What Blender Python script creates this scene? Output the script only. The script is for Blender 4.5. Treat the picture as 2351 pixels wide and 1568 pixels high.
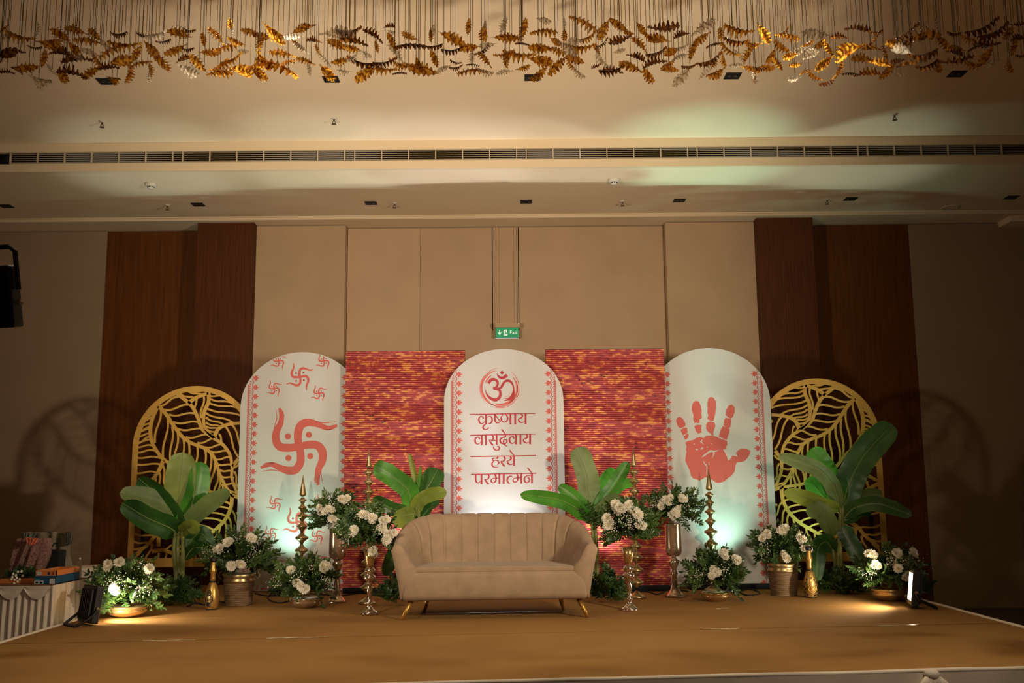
import bpy, bmesh, math, random
from mathutils import Matrix, Vector, noise
for o in list(bpy.data.objects): bpy.data.objects.remove(o)
scene = bpy.context.scene
C = scene.collection
# ------------------------------------------------------------------ camera
F = 2351 * 35 / 36.0; CX, CY = 1175.5, 784.0
PITCH, ROLL, CAMH = math.radians(8.5), math.radians(0.5), 1.0
FW = Vector((0, math.cos(PITCH), math.sin(PITCH)))
_u0 = Vector((0, -math.sin(PITCH), math.cos(PITCH))); _r0 = Vector((1, 0, 0))
RT = _r0 * math.cos(ROLL) - _u0 * math.sin(ROLL)
UP = _r0 * math.sin(ROLL) + _u0 * math.cos(ROLL)
CAM = Vector((0, 0, CAMH))
cd = bpy.data.cameras.new('camera'); cd.lens = 35; cd.sensor_width = 36; cd.clip_end = 100
cam = bpy.data.objects.new('camera', cd); C.objects.link(cam)
m = Matrix((RT, UP, -FW)).transposed().to_4x4(); m.translation = CAM
cam.matrix_world = m
scene.camera = cam
# ------------------------------------------------------------------ world, exposure, large lights
w = bpy.data.worlds.new('hall_ambient'); scene.world = w; w.use_nodes = True
w.node_tree.nodes['Background'].inputs[0].default_value = (1.0, 0.72, 0.45, 1)
w.node_tree.nodes['Background'].inputs[1].default_value = 0.05
vs = scene.view_settings
vs.view_transform = 'Standard'; vs.look = 'None'; vs.gamma = 1.0; vs.use_curve_mapping = False
vs.exposure = 0.0
KEY_COL = (1.0, 0.825, 0.61)
KEY_L, KEY_R = 560.0, 740.0          # the two stand floods
PAR_W = 42.0
FLOOD_W = 52.0

# ------------------------------------------------------------------ helpers
def ray(x, y): return FW + RT * ((x - CX) / F) - UP * ((y - CY) / F)
def PY(x, y, Y):
    d = ray(x, y); return CAM + d * (Y / d.y)
def PZ(x, y, Z=0.0):
    d = ray(x, y); return CAM + d * ((Z - CAM.z) / d.z)
def lin(c):
    return tuple(((v / 255.0) / 12.92 if v / 255.0 <= 0.04045 else ((v / 255.0 + 0.055) / 1.055) ** 2.4) for v in c[:3])
def mat(name, rgb, rough=0.6, metal=0.0, var=0.0, vscale=6.0, stretch=(1, 1, 1), spec=0.5, bump=0.0, bscale=80.0,
        emit=None, estr=0.0, sheen=0.0, trans=0.0, alpha=None, rgb2=None):
    ma = bpy.data.materials.new(name); ma.use_nodes = True
    nt = ma.node_tree; b = nt.nodes['Principled BSDF']
    col = lin(rgb)
    b.inputs['Base Color'].default_value = (*col, 1)
    b.inputs['Roughness'].default_value = rough; b.inputs['Metallic'].default_value = metal
    b.inputs['Specular IOR Level'].default_value = spec
    if sheen: b.inputs['Sheen Weight'].default_value = sheen
    if trans: b.inputs['Transmission Weight'].default_value = trans
    if emit:
        b.inputs['Emission Color'].default_value = (*lin(emit), 1); b.inputs['Emission Strength'].default_value = estr
    if var or bump:
        tc = nt.nodes.new('ShaderNodeTexCoord'); mp = nt.nodes.new('ShaderNodeMapping')
        mp.inputs['Scale'].default_value = stretch
        nt.links.new(tc.outputs['Object'], mp.inputs['Vector'])
    if var:
        n = nt.nodes.new('ShaderNodeTexNoise'); n.inputs['Scale'].default_value = vscale; n.inputs['Detail'].default_value = 4
        nt.links.new(mp.outputs[0], n.inputs['Vector'])
        r = nt.nodes.new('ShaderNodeValToRGB')
        c2 = lin(rgb2) if rgb2 else tuple(min(1, v * (1 + var)) for v in col)
        r.color_ramp.elements[0].color = (*[v * (1 - var) for v in col], 1); r.color_ramp.elements[0].position = 0.3
        r.color_ramp.elements[1].color = (*c2, 1); r.color_ramp.elements[1].position = 0.7
        nt.links.new(n.outputs['Fac'], r.inputs[0]); nt.links.new(r.outputs[0], b.inputs['Base Color'])
    if bump:
        n2 = nt.nodes.new('ShaderNodeTexNoise'); n2.inputs['Scale'].default_value = bscale
        nt.links.new(mp.outputs[0], n2.inputs['Vector'])
        bp = nt.nodes.new('ShaderNodeBump'); bp.inputs['Strength'].default_value = bump; bp.inputs['Distance'].default_value = 0.01
        nt.links.new(n2.outputs['Fac'], bp.inputs['Height']); nt.links.new(bp.outputs[0], b.inputs['Normal'])
    return ma
def leaf_mat(name, rgb, rgb2, rough=0.4, transl=0.35, vs=9, stretch=(1, 1, 1)):
    ma = mat(name, rgb, rough, var=0.25, vscale=vs, rgb2=rgb2, stretch=stretch)
    nt = ma.node_tree; b = nt.nodes['Principled BSDF']; out = nt.nodes['Material Output']
    t = nt.nodes.new('ShaderNodeBsdfTranslucent'); t.inputs[0].default_value = (*lin(rgb2), 1)
    mx = nt.nodes.new('ShaderNodeMixShader'); mx.inputs[0].default_value = transl
    nt.links.new(b.outputs[0], mx.inputs[1]); nt.links.new(t.outputs[0], mx.inputs[2]); nt.links.new(mx.outputs[0], out.inputs[0])
    return ma
def glass_leaf_mat(name, rgb, tint, clear=0.55, veins=None):
    ma = bpy.data.materials.new(name); ma.use_nodes = True; nt = ma.node_tree
    b = nt.nodes['Principled BSDF']; out = nt.nodes['Material Output']
    b.inputs['Base Color'].default_value = (*lin(rgb), 1); b.inputs['Roughness'].default_value = 0.08
    b.inputs['Specular IOR Level'].default_value = 0.9
    if veins:
        tc = nt.nodes.new('ShaderNodeTexCoord'); wv = nt.nodes.new('ShaderNodeTexWave'); wv.bands_direction = 'DIAGONAL'; wv.inputs['Scale'].default_value = 2.2; wv.inputs['Distortion'].default_value = 7.0; wv.inputs['Detail Scale'].default_value = 2.0
        nt.links.new(tc.outputs['Object'], wv.inputs['Vector'])
        cr_ = nt.nodes.new('ShaderNodeValToRGB'); cr_.color_ramp.elements[0].color = (*lin(veins), 1); cr_.color_ramp.elements[0].position = 0.12
        cr_.color_ramp.elements[1].color = (*lin(tint), 1); cr_.color_ramp.elements[1].position = 0.5; nt.links.new(wv.outputs['Fac'], cr_.inputs[0])
        bp = nt.nodes.new('ShaderNodeBump'); bp.inputs['Strength'].default_value = 0.9; bp.inputs['Distance'].default_value = 0.05; nt.links.new(wv.outputs['Fac'], bp.inputs['Height']); nt.links.new(bp.outputs[0], b.inputs['Normal'])
    tr = nt.nodes.new('ShaderNodeBsdfTransparent'); tr.inputs[0].default_value = (*lin(tint), 1)
    tl = nt.nodes.new('ShaderNodeBsdfTranslucent'); tl.inputs[0].default_value = (*lin(tint), 1)
    if veins:
        nt.links.new(cr_.outputs[0], tr.inputs[0]); nt.links.new(cr_.outputs[0], tl.inputs[0])
    lw = nt.nodes.new('ShaderNodeLayerWeight'); lw.inputs[0].default_value = 0.35
    m1 = nt.nodes.new('ShaderNodeMixShader'); m1.inputs[0].default_value = 0.5
    nt.links.new(tr.outputs[0], m1.inputs[1]); nt.links.new(tl.outputs[0], m1.inputs[2])
    ml = nt.nodes.new('ShaderNodeMath'); ml.operation = 'MULTIPLY_ADD'; ml.inputs[1].default_value = 0.75; ml.inputs[2].default_value = 1 - clear - 0.25
    ml.use_clamp = True
    nt.links.new(lw.outputs['Facing'], ml.inputs[0])
    m2 = nt.nodes.new('ShaderNodeMixShader'); nt.links.new(ml.outputs[0], m2.inputs[0])
    nt.links.new(m1.outputs[0], m2.inputs[1]); nt.links.new(b.outputs[0], m2.inputs[2]); nt.links.new(m2.outputs[0], out.inputs[0])
    return ma

LOC = {}
def tag(o, label=None, cat=None, group=None, kind=None):
    if label: o['label'] = label
    if cat: o['category'] = cat
    if group: o['group'] = group
    if kind: o['kind'] = kind
    return o
def thing(name, label, cat, loc, group=None):
    o = bpy.data.objects.new(name, None); C.objects.link(o); o.location = loc; o.empty_display_size = 0.05
    LOC[o.name] = tuple(loc); tag(o, label, cat, group); return o
def link(name, me, parent=None, mtx=None):
    o = bpy.data.objects.new(name, me); C.objects.link(o)
    if mtx is not None: o.matrix_basis = mtx
    LOC[o.name] = (0, 0, 0)
    if parent is not None:
        o.parent = parent; o.matrix_parent_inverse = Matrix.Translation(-Vector(LOC[parent.name]))
    return o
def mesh(name, verts, faces, ma, smooth=False):
    me = bpy.data.meshes.new(name); me.from_pydata([tuple(v) for v in verts], [], faces); me.update()
    if ma: me.materials.append(ma)
    if smooth:
        for p in me.polygons: p.use_smooth = True
    return me
class MB:
    """collects shapes into ONE mesh"""
    def __init__(s): s.v = []; s.f = []
    def add(s, vs, fs):
        k = len(s.v); s.v += [Vector(v) for v in vs]; s.f += [tuple(i + k for i in f) for f in fs]; return s
    def box(s, x0, x1, y0, y1, z0, z1, mtx=None):
        vs = [Vector((x, y, z)) for z in (z0, z1) for y in (y0, y1) for x in (x0, x1)]
        if mtx: vs = [mtx @ v for v in vs]
        return s.add(vs, [(0, 2, 3, 1), (4, 5, 7, 6), (0, 1, 5, 4), (2, 6, 7, 3), (0, 4, 6, 2), (1, 3, 7, 5)])
    def quad(s, a, b, c, d): return s.add([a, b, c, d], [(0, 1, 2, 3)])
    def lathe(s, prof, o=(0, 0, 0), n=24, mtx=None):
        vs = []; fs = []
        for r, z in prof:
            for k in range(n):
                a = 2 * math.pi * k / n; v = Vector((o[0] + r * math.cos(a), o[1] + r * math.sin(a), o[2] + z))
                vs.append(mtx @ v if mtx else v)
        for i in range(len(prof) - 1):
            for k in range(n):
                a = i * n + k; b = i * n + (k + 1) % n; fs.append((a, b, b + n, a + n))
        if prof[0][0] > 1e-5: fs.append(tuple(range(n - 1, -1, -1)))
        if prof[-1][0] > 1e-5: fs.append(tuple((len(prof) - 1) * n + k for k in range(n)))
        return s.add(vs, fs)
    def tube(s, pts, rad, n=8, cap=True):
        pts = [Vector(p) for p in pts]
        if not hasattr(rad, '__len__'): rad = [rad] * len(pts)
        vs = []; fs = []; ref = None
        for i, p in enumerate(pts):
            t = (pts[min(i + 1, len(pts) - 1)] - pts[max(i - 1, 0)]).normalized()
            if ref is None: ref = Vector((0, 0, 1)) if abs(t.z) < 0.9 else Vector((1, 0, 0))
            u = t.cross(ref)
            if u.length < 1e-4: u = t.cross(Vector((0, 1, 0)))
            u.normalize(); v = u.cross(t).normalized(); ref = v
            for k in range(n):
                a = 2 * math.pi * k / n; vs.append(p + u * (rad[i] * math.cos(a)) + v * (rad[i] * math.sin(a)))
        for i in range(len(pts) - 1):
            for k in range(n):
                a = i * n + k; b = i * n + (k + 1) % n; fs.append((a, b, b + n, a + n))
        if cap:
            fs.append(tuple(range(n - 1, -1, -1))); fs.append(tuple((len(pts) - 1) * n + k for k in range(n)))
        return s.add(vs, fs)
    def mesh(s, name, ma, smooth=False, bevel=0.0, seg=2, clean=False):
        me = mesh(name, s.v, s.f, ma, smooth)
        if bevel or clean:
            bm = bmesh.new(); bm.from_mesh(me)
            bmesh.ops.recalc_face_normals(bm, faces=bm.faces)
            if bevel:
                es = [e for e in bm.edges if len(e.link_faces) == 2 and e.calc_face_angle(0) > 0.6]
                bmesh.ops.bevel(bm, geom=es, offset=bevel, segments=seg, affect='EDGES', profile=0.7)
            bm.to_mesh(me); bm.free()
            if smooth:
                for p in me.polygons: p.use_smooth = True
        return me
    def build(s, name, ma, parent=None, smooth=False, bevel=0.0, seg=2, clean=False):
        return link(name, s.mesh(name, ma, smooth, bevel, seg, clean), parent)
def smooth_path(pts, n=6, closed=False):
    """Catmull-Rom through tuples of any length"""
    P = [tuple(p) for p in pts]; out = []; L = len(P); dim = len(P[0])
    rng = range(L if closed else L - 1)
    for i in rng:
        if closed: p0, p1, p2, p3 = P[(i - 1) % L], P[i], P[(i + 1) % L], P[(i + 2) % L]
        else: p0, p1, p2, p3 = P[max(i - 1, 0)], P[i], P[i + 1], P[min(i + 2, L - 1)]
        for k in range(n):
            t = k / n
            out.append(tuple(0.5 * (2 * p1[d] + (p2[d] - p0[d]) * t + (2 * p0[d] - 5 * p1[d] + 4 * p2[d] - p3[d]) * t * t +
                             (-p0[d] + 3 * p1[d] - 3 * p2[d] + p3[d]) * t ** 3) for d in range(dim)))
    if not closed: out.append(P[-1])
    return out
def stroke(pts, widths, n=6, curve=True):
    """2-D ribbon: left points, right points"""
    if not hasattr(widths, '__len__'): widths = [widths] * len(pts)
    q = [(p[0], p[1], wd) for p, wd in zip(pts, widths)]
    if curve and len(q) > 2: q = smooth_path(q, n)
    L = []; R = []
    for i in range(len(q)):
        a = q[max(i - 1, 0)]; b = q[min(i + 1, len(q) - 1)]
        dx, dy = b[0] - a[0], b[1] - a[1]; l = math.hypot(dx, dy) or 1
        nx, ny = -dy / l, dx / l; h = max(q[i][2], 0.02) / 2
        L.append((q[i][0] + nx * h, q[i][1] + ny * h)); R.append((q[i][0] - nx * h, q[i][1] - ny * h))
    return L, R
class Print:
    """flat print on a surface: 2-D strokes and outlines given in picture units, laid on a plane Y = depth"""
    def __init__(s, Y, org, sc, keep=None): s.b = MB(); s.Y = Y; s.o = org; s.s = sc; s.keep = keep
    def m(s, p, lift=0.0): return PY(s.o[0] + p[0] / s.s, s.o[1] + p[1] / s.s, s.Y - lift)
    def stroke(s, pts, wd, n=6, curve=True, lift=0.0):
        L, R = stroke(pts, wd, n, curve)
        for i in range(len(L) - 1):
            q = [s.m(p, lift) for p in (L[i], R[i], R[i + 1], L[i + 1])]
            if s.keep and not all(s.keep(v) for v in q): continue
            s.b.quad(*q)
    def poly(s, pts, lift=0.0, sm=0):
        if sm: pts = smooth_path(pts, sm, closed=True)
        v = [s.m(p, lift) for p in pts]
        if s.keep and not all(s.keep(p) for p in v): return
        s.b.add(v, [tuple(range(len(v)))])
    def disc(s, c, r, lift=0.0, n=14): s.poly([(c[0] + r * math.cos(6.2832 * k / n), c[1] + r * math.sin(6.2832 * k / n)) for k in range(n)], lift)
    def build(s, name, ma, parent): return s.b.build(name, ma, parent) if s.b.v else None

def spot(name, loc, aim, watts, col, cone, blend, size, parent):
    l = bpy.data.lights.new(name, 'SPOT'); l.energy = watts; l.color = col; l.spot_size = math.radians(cone); l.spot_blend = blend; l.shadow_soft_size = size
    d = (Vector(aim) - Vector(loc)).normalized()
    return link(name, l, parent, Matrix.Translation(loc) @ d.to_track_quat('-Z', 'Y').to_matrix().to_4x4())
random.seed(7)
# ------------------------------------------------------------------ materials
M = {}
M['ceil'] = mat('ceiling_paint', (232, 211, 180), 0.85, var=0.02, vscale=1.5)
M['fascia'] = mat('fascia_paint', (222, 202, 170), 0.8)
M['linen'] = mat('wall_linen', (190, 160, 128), 0.9, var=0.05, vscale=2.2, bump=0.15, bscale=300)
M['linen2'] = mat('wall_linen_pale', (195, 165, 132), 0.9, var=0.05, vscale=1.8, bump=0.15, bscale=300)
M['greywall'] = mat('wall_grey_plaster', (156, 132, 106), 0.9, var=0.05, vscale=2)
M['wood'] = mat('wall_dark_veneer', (100, 56, 18), 0.6, spec=0.2, var=0.22, vscale=5, stretch=(6, 6, 0.35))
M['woodpil'] = mat('pilaster_veneer', (86, 45, 18), 0.6, spec=0.2, var=0.3, vscale=7, stretch=(9, 9, 0.3))
M['joint'] = mat('joint_shadow_gap', (84, 62, 42), 0.9)
M['hall'] = mat('hall_carpet', (84, 64, 48), 0.95, var=0.2, vscale=5)
M['carpet'] = mat('stage_carpet', (150, 111, 63), 0.95, var=0.10, vscale=1.3, spec=0.1, bump=0.4, bscale=500)
M['tape'] = mat('tape_painted_glint', (220, 206, 166), 0.22, var=0.3, vscale=3, spec=0.8)  # clear tape made opaque and pale, its glints put into the colour
M['skirt'] = mat('white_skirt_cloth', (214, 200, 182), 0.8, bump=0.1, bscale=60)
M['black'] = mat('black_metal', (16, 15, 15), 0.45)
M['blackmatt'] = mat('black_matt', (12, 11, 11), 0.9)
M['grille'] = mat('grille_aluminium', (190, 176, 152), 0.5)
M['void'] = mat('duct_void', (26, 24, 26), 0.9)
M['cloth'] = mat('white_flex_cloth', (192, 188, 184), 0.7, var=0.03, vscale=2, spec=0.3)
M['print'] = mat('red_print', (194, 88, 78), 0.7)
M['print2'] = mat('deep_red_print', (164, 46, 54), 0.7)
M['printpink'] = mat('pink_border_print', (192, 106, 104), 0.7)
M['dark'] = mat('dark_dot_print', (80, 28, 26), 0.7)
M['gold'] = mat('gold_paint', (206, 158, 72), 0.55, metal=0.15, var=0.06, vscale=5)
M['brass'] = mat('antique_brass', (176, 154, 110), 0.34, metal=0.85, var=0.18, vscale=9)
M['rose'] = mat('rose_gold_metal', (200, 174, 150), 0.2, metal=0.85, var=0.1, vscale=6)
M['silver'] = mat('champagne_silver', (210, 188, 164), 0.18, metal=0.9, var=0.08, vscale=8)
M['goldbowl'] = mat('hammered_gold', (206, 172, 118), 0.26, metal=0.9, bump=0.3, bscale=60)
M['velvet'] = mat('taupe_velvet', (154, 130, 105), 0.95, var=0.12, vscale=9, sheen=0.1, spec=0.15, bump=0.12, bscale=160)
M['goldleg'] = mat('gold_leg', (190, 146, 70), 0.35, metal=0.8)
M['petal'] = leaf_mat('white_petal', (238, 232, 214), (246, 240, 224), 0.6, 0.25)
M['pollen'] = mat('yellow_centre', (214, 190, 90), 0.8)
M['gyps'] = mat('babys_breath_white', (232, 226, 208), 0.7)
M['sprig'] = leaf_mat('dark_sprig_leaf', (38, 66, 30), (66, 96, 44), 0.4, 0.15)
M['sprig2'] = leaf_mat('mid_sprig_leaf', (58, 88, 38), (96, 124, 58), 0.42, 0.2)
M['ban'] = leaf_mat('banana_leaf_green', (56, 122, 40), (92, 166, 54), 0.35, 0.35, 5, (1, 1, 1))
M['bandark'] = leaf_mat('banana_leaf_dark', (38, 80, 34), (64, 112, 46), 0.33, 0.25, 5)
M['banpale'] = leaf_mat('banana_leaf_pale', (106, 128, 76), (128, 150, 88), 0.5, 0.3, 5)
M['banyel'] = leaf_mat('banana_leaf_yellow_green', (132, 152, 60), (156, 172, 74), 0.4, 0.4, 4)
M['rib'] = mat('banana_midrib', (124, 142, 78), 0.5)
M['stalk'] = mat('banana_stalk', (134, 140, 78), 0.5, var=0.25, vscale=8, stretch=(3, 3, 0.5))
M['wicker'] = mat('woven_basket', (116, 90, 62), 0.7, var=0.3, vscale=14, stretch=(1, 1, 5))
M['amber'] = glass_leaf_mat('amber_glass', (150, 88, 18), (240, 182, 66), 0.55, (150, 84, 20))
M['brown'] = glass_leaf_mat('brown_amber_glass', (84, 44, 14), (176, 110, 36), 0.35, (70, 36, 10))
M['clear'] = glass_leaf_mat('clear_glass', (200, 186, 160), (246, 238, 224), 0.72, (188, 172, 146))
M['wire'] = mat('steel_wire', (92, 78, 58), 0.5, metal=0.5)
M['lens_off'] = mat('dark_lens', (34, 32, 32), 0.2)
M['white_plastic'] = mat('white_plastic', (206, 198, 182), 0.5)

# ================================================================== SETTING
ZC, ZU, YF, YW = 4.317, 4.622, 9.991, 12.3
FLOOR_Z = -0.45
XS = 8.0
def struct(name, mb, ma, parent=None, **k):
    o = mb.build(name, ma, parent, **k)
    if parent is None: o['kind'] = 'structure'
    return o
struct('floor', MB().box(-XS, XS, -3, 12.6, FLOOR_Z - 0.1, FLOOR_Z), M['hall'])
cl = struct('ceiling', MB().box(-XS, XS, -3, YF - 0.02, ZU, ZU + 0.12), M['ceil'])
struct('ceiling_lower', MB().box(-XS, XS, YF + 0.03, 11.737, ZC, ZC + 0.1).box(-XS, XS, 11.737, 11.894, ZC + 0.035, ZC + 0.1)
       .box(-XS, XS, 11.894, 12.6, ZC, ZC + 0.1), M['ceil'])
struct('trim_1', MB().box(-XS, XS, 11.735, 11.75, ZC - 0.012, ZC + 0.0).box(-XS, XS, 11.88, 11.894, ZC - 0.008, ZC), M['fascia'])
# fascia with the slot for the air grilles
struct('trim_2', MB().box(-XS, XS, YF - 0.02, YF + 0.03, 4.317, 4.402).box(-XS, XS, YF - 0.02, YF + 0.03, 4.529, 4.66), M['fascia'])
struct('trim_3', MB().box(-XS, XS, YF + 0.10, YF + 0.12, 4.36, 4.57), M['void'])
# back wall and what is fixed to it
wb = struct('wall_back', MB().box(-XS, XS, YW + 0.12, YW + 0.3, FLOOR_Z, ZC + 0.05), M['joint'])
def wp(name, x0, x1, y0, ma, z1=ZC - 0.012): return MB().box(x0, x1, y0, YW + 0.12, FLOOR_Z, z1).build(name, ma, wb)
wp('wall_panel', -2.07, -1.155, YW, M['linen2']); wp('wall_panel', -1.152, -0.247, YW, M['linen'])
wp('wall_panel', -0.235, 0.062, YW, M['linen']); wp('wall_panel', -0.248, -0.234, YW, M['linen'], 2.98); wp('wall_panel', 0.061, 0.096, YW, M['linen'], 2.98); wp('wall_panel', 0.072, 0.085, YW + 0.008, M['linen']); wp('wall_panel', 0.095, 1.93, YW, M['linen'])
wp('wing_panel', -3.21, -2.075, 12.145, M['linen']); wp('wing_panel', 1.935, 3.06, 12.145, M['linen'])
wp('wood_pilaster', -3.885, -3.19, 12.0, M['woodpil'], ZC); wp('wood_pilaster', 3.045, 3.74, 12.0, M['woodpil'], ZC)
wp('wood_panel', -5.14, -3.84, 12.35, M['wood']); wp('wood_panel', 3.70, 5.05, 12.33, M['wood'])
wp('grey_panel', -XS, -5.145, 12.34, M['greywall']); wp('grey_panel', 5.055, XS, 12.32, M['greywall'])
struct('wall_left', MB().box(-XS - 0.2, -XS, -3, 12.6, FLOOR_Z, ZU), M['greywall'])
struct('wall_right', MB().box(XS, XS + 0.2, -3, 12.6, FLOOR_Z, ZU), M['greywall'])
# dropped corner box of the ceiling at the right
struct('trim_4', MB().box(6.2, XS, 12.0, 12.34, ZC - 0.07, ZC), M['ceil'])

# ------------------------------------------------------------------ stage
def line_at(a, b, X): t = (X - a.x) / (b.x - a.x); return a.y + (b.y - a.y) * t
SA = (PZ(235, 1422.5), PZ(1872, 1393.6)); SB = (PZ(95, 1476.5), PZ(2296, 1431)); SF = (PZ(1100, 1567), PZ(2351, 1535))
XL0, XR0 = PZ(76, 1454).x, PZ(2250, 1414.5).x
BACK = 11.2
st = thing('stage_platform', 'low stage covered in gold-brown carpet with white cloth edging', 'stage', (0, 8, FLOOR_Z))
def strip(a, b, z=0.0):
    g = 0.013
    ya = [line_at(a[0], a[1], X) + g if isinstance(a, tuple) else a for X in (XL0, XR0)]
    yb = [line_at(b[0], b[1], X) - g if isinstance(b, tuple) else b for X in (XL0, XR0)]
    n = 20; mb = MB(); vs = []
    for j, (y0, y1) in enumerate((ya, yb)):
        for k in range(n + 1):
            t = k / n; y = y0 + (y1 - y0) * t
            vs.append((XL0 + (XR0 - XL0) * t, y + 0.006 * noise.noise((t * 9, j * 3.1 + y, 0)), z))
    fs = [(k, k + 1, n + 2 + k, n + 1 + k) for k in range(n)]
    k0 = len(vs); vs += [(v[0], v[1], z - 0.012) for v in vs]
    fs += [(k0 + k, k0 + n + 1 + k, k0 + n + 2 + k, k0 + k + 1) for k in range(n)]
    fs += [(k, k0 + k, k0 + k + 1, k + 1) for k in range(n)] + [(n + 1 + k, n + 2 + k, k0 + n + 2 + k, k0 + n + 1 + k) for k in range(n)]
    mb.add(vs, fs); return mb.build('carpet_strip', M['carpet'], st)
strip(SF, SB); strip(SB, SA); strip(SA, BACK)
yl, yr = line_at(*SF, XL0), line_at(*SF, XR0)
mb = MB(); mb.add([(XL0, yl, -0.02), (XR0, yr, -0.02), (XR0, BACK, -0.02), (XL0, BACK, -0.02), (XL0, yl, FLOOR_Z), (XR0, yr, FLOOR_Z), (XR0, BACK, FLOOR_Z), (XL0, BACK, FLOOR_Z)],
       [(0, 1, 2, 3), (0, 4, 5, 1), (1, 5, 6, 2), (2, 6, 7, 3), (3, 7, 4, 0)])
mb.build('platform_frame', M['joint'], st)
for S, segs in ((SA, ((-0.75, 0.5), (1.7, 1.8))), (SB, ((-2.55, -2.2), (-1.72, -1.3), (1.35, 1.62), (2.62, 2.95)))):
    for a, b in segs:
        vs = []; n = 12
        for k in range(n + 1):
            X = a + (b - a) * k / n; y = line_at(*S, X); wd = 0.004 + 0.014 * abs(noise.noise((X * 7, 1.3, 2)))
            vs += [(X, y - wd, 0.002 + 0.001 * noise.noise((X * 20, 0, 0))), (X, y + wd, 0.003 + 0.002 * noise.noise((X * 23, 5, 0)))]
        MB().add(vs, [(2 * k, 2 * k + 2, 2 * k + 3, 2 * k + 1) for k in range(n)]).build('seam_tape', M['tape'], st)
def edge(a, b, wd=0.03):
    a, b = Vector(a), Vector(b); n = 30; mb = MB(); pts = [a.lerp(b, k / n) + Vector((0, 0, 0.004 * noise.noise((k * 0.7, a.x, 0)))) for k in range(n + 1)]
    mb.tube(pts, 0.014, 6); return mb.build('edge_cloth_roll', M['skirt'], st, smooth=True)
edge((XL0, yl, 0), (XL0, 10.6, 0)); edge((XR0, yr, 0), (XR0, 10.6, 0)); edge((XL0, yl, 0.0), (XR0, yr, 0.0))
def pleats(a, b, z0, z1, nrm, n=200, amp=0.018, freq=9.0, top_amp=0.2):
    a, b = Vector(a), Vector(b); L = (b - a).length; vs = []; rows = 8
    for j in range(rows + 1):
        t = j / rows; z = z1 + (z0 - z1) * t
        for k in range(n + 1):
            s = k / n; ph = s * L * freq * 6.283 + 2.2 * noise.noise((s * L * 3, 0.7, a.x)) + 0.3 * noise.noise((s * L * 8, t * 2, 4))
            am = amp * (top_amp + (1 - top_amp) * min(1, t * 2.2)) * (0.7 + 0.5 * noise.noise((s * L * 5, 3.3, 1)))
            p = a.lerp(b, s) + Vector(nrm) * (am * math.sin(ph)); p.z = z; vs.append(p)
    fs = [(j * (n + 1) + k, j * (n + 1) + k + 1, (j + 1) * (n + 1) + k + 1, (j + 1) * (n + 1) + k) for j in range(rows) for k in range(n)]
    return MB().add(vs, fs)
pleats((XL0, yl - 0.02, 0), (XR0, yr - 0.02, 0), FLOOR_Z, -0.004, (0, -1, 0), 320, 0.012, 3.0).build('stage_skirt', M['skirt'], st, smooth=True)
pleats((XL0 - 0.015, yl, 0), (XL0 - 0.015, BACK, 0), FLOOR_Z, -0.004, (-1, 0, 0), 160, 0.012, 3).build('stage_skirt', M['skirt'], st, smooth=True)
pleats((XR0 + 0.015, yr, 0), (XR0 + 0.015, BACK, 0), FLOOR_Z, -0.004, (1, 0, 0), 160, 0.012, 3).build('stage_skirt', M['skirt'], st, smooth=True)
kp = Vector((PZ(2137, 1542).x, line_at(*SF, PZ(2137, 1542).x) - 0.03, -0.01))
mb = MB()
for k in range(7):
    a = -1.2 + 0.4 * k; mb.tube([kp, kp + Vector((0.07 * math.sin(a), -0.03, -0.05)), kp + Vector((0.16 * math.sin(a), -0.02, -0.22))], [0.02, 0.016, 0.01], 6)
mb.lathe([(0.001, 0.03), (0.03, 0.022), (0.045, 0.0), (0.03, -0.03), (0.001, -0.04)], kp, 12)
mb.build('skirt_knot', M['skirt'], st, smooth=True)

# ================================================================== CEILING FITTINGS
ORD = ['leftmost', 'second from left', 'third from left', 'fourth from left', 'fifth from left', 'sixth from left', 'seventh from left']
def copy_tree(root, loc, label):
    r = root.copy(); C.objects.link(r); r.location = loc; r['label'] = label; LOC[r.name] = tuple(loc)
    for ch in [o for o in bpy.data.objects if o.parent == root]:
        c = ch.copy(); C.objects.link(c); c.parent = r; c.matrix_parent_inverse = ch.matrix_parent_inverse.copy()
    return r
# air grilles in the fascia
gx = lambda px: PY(px, 356, YF).x
units = [(26, 398), (421, 792), (815, 1186), (1208, 1578), (1600, 1969), (1991, 2361)]
blade_me = mullion_me = None
for i, (a, b) in enumerate(units):
    xa, xb = gx(a), gx(b)
    g = thing('air_grille', 'slatted air grille in the ceiling fascia, %s of six' % ORD[i], 'air grille', ((xa + xb) / 2, YF - 0.02, 4.402), 'air grilles along the fascia')
    L = xb - xa; xc = (xa + xb) / 2
    if blade_me is None:
        LJ = gx(421) - gx(26) - L; blade_me = MB().box(-L / 2, L / 2 + LJ, -0.006, 0.006, -0.002, 0.002).mesh('blade', M['grille'])
        mullion_me = MB().box(-0.005, 0.005, -0.016, 0.012, 0, 0.127).mesh('mullion', M['grille'])
        rail_me = MB().box(-L / 2, L / 2 + LJ, -0.016, 0.014, -0.004, 0.004).mesh('rail', M['grille'])
    for k in range(5): link('blade', blade_me, g, Matrix.Translation((xc, YF - 0.004, 4.402 + 0.0212 * (k + 1))))
    for k in range(7): link('mullion', mullion_me, g, Matrix.Translation((xa + L * k / 6, YF - 0.008, 4.402)))
    for z in (4.406, 4.525): link('rail', rail_me, g, Matrix.Translation((xc, YF - 0.006, z)))
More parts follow.
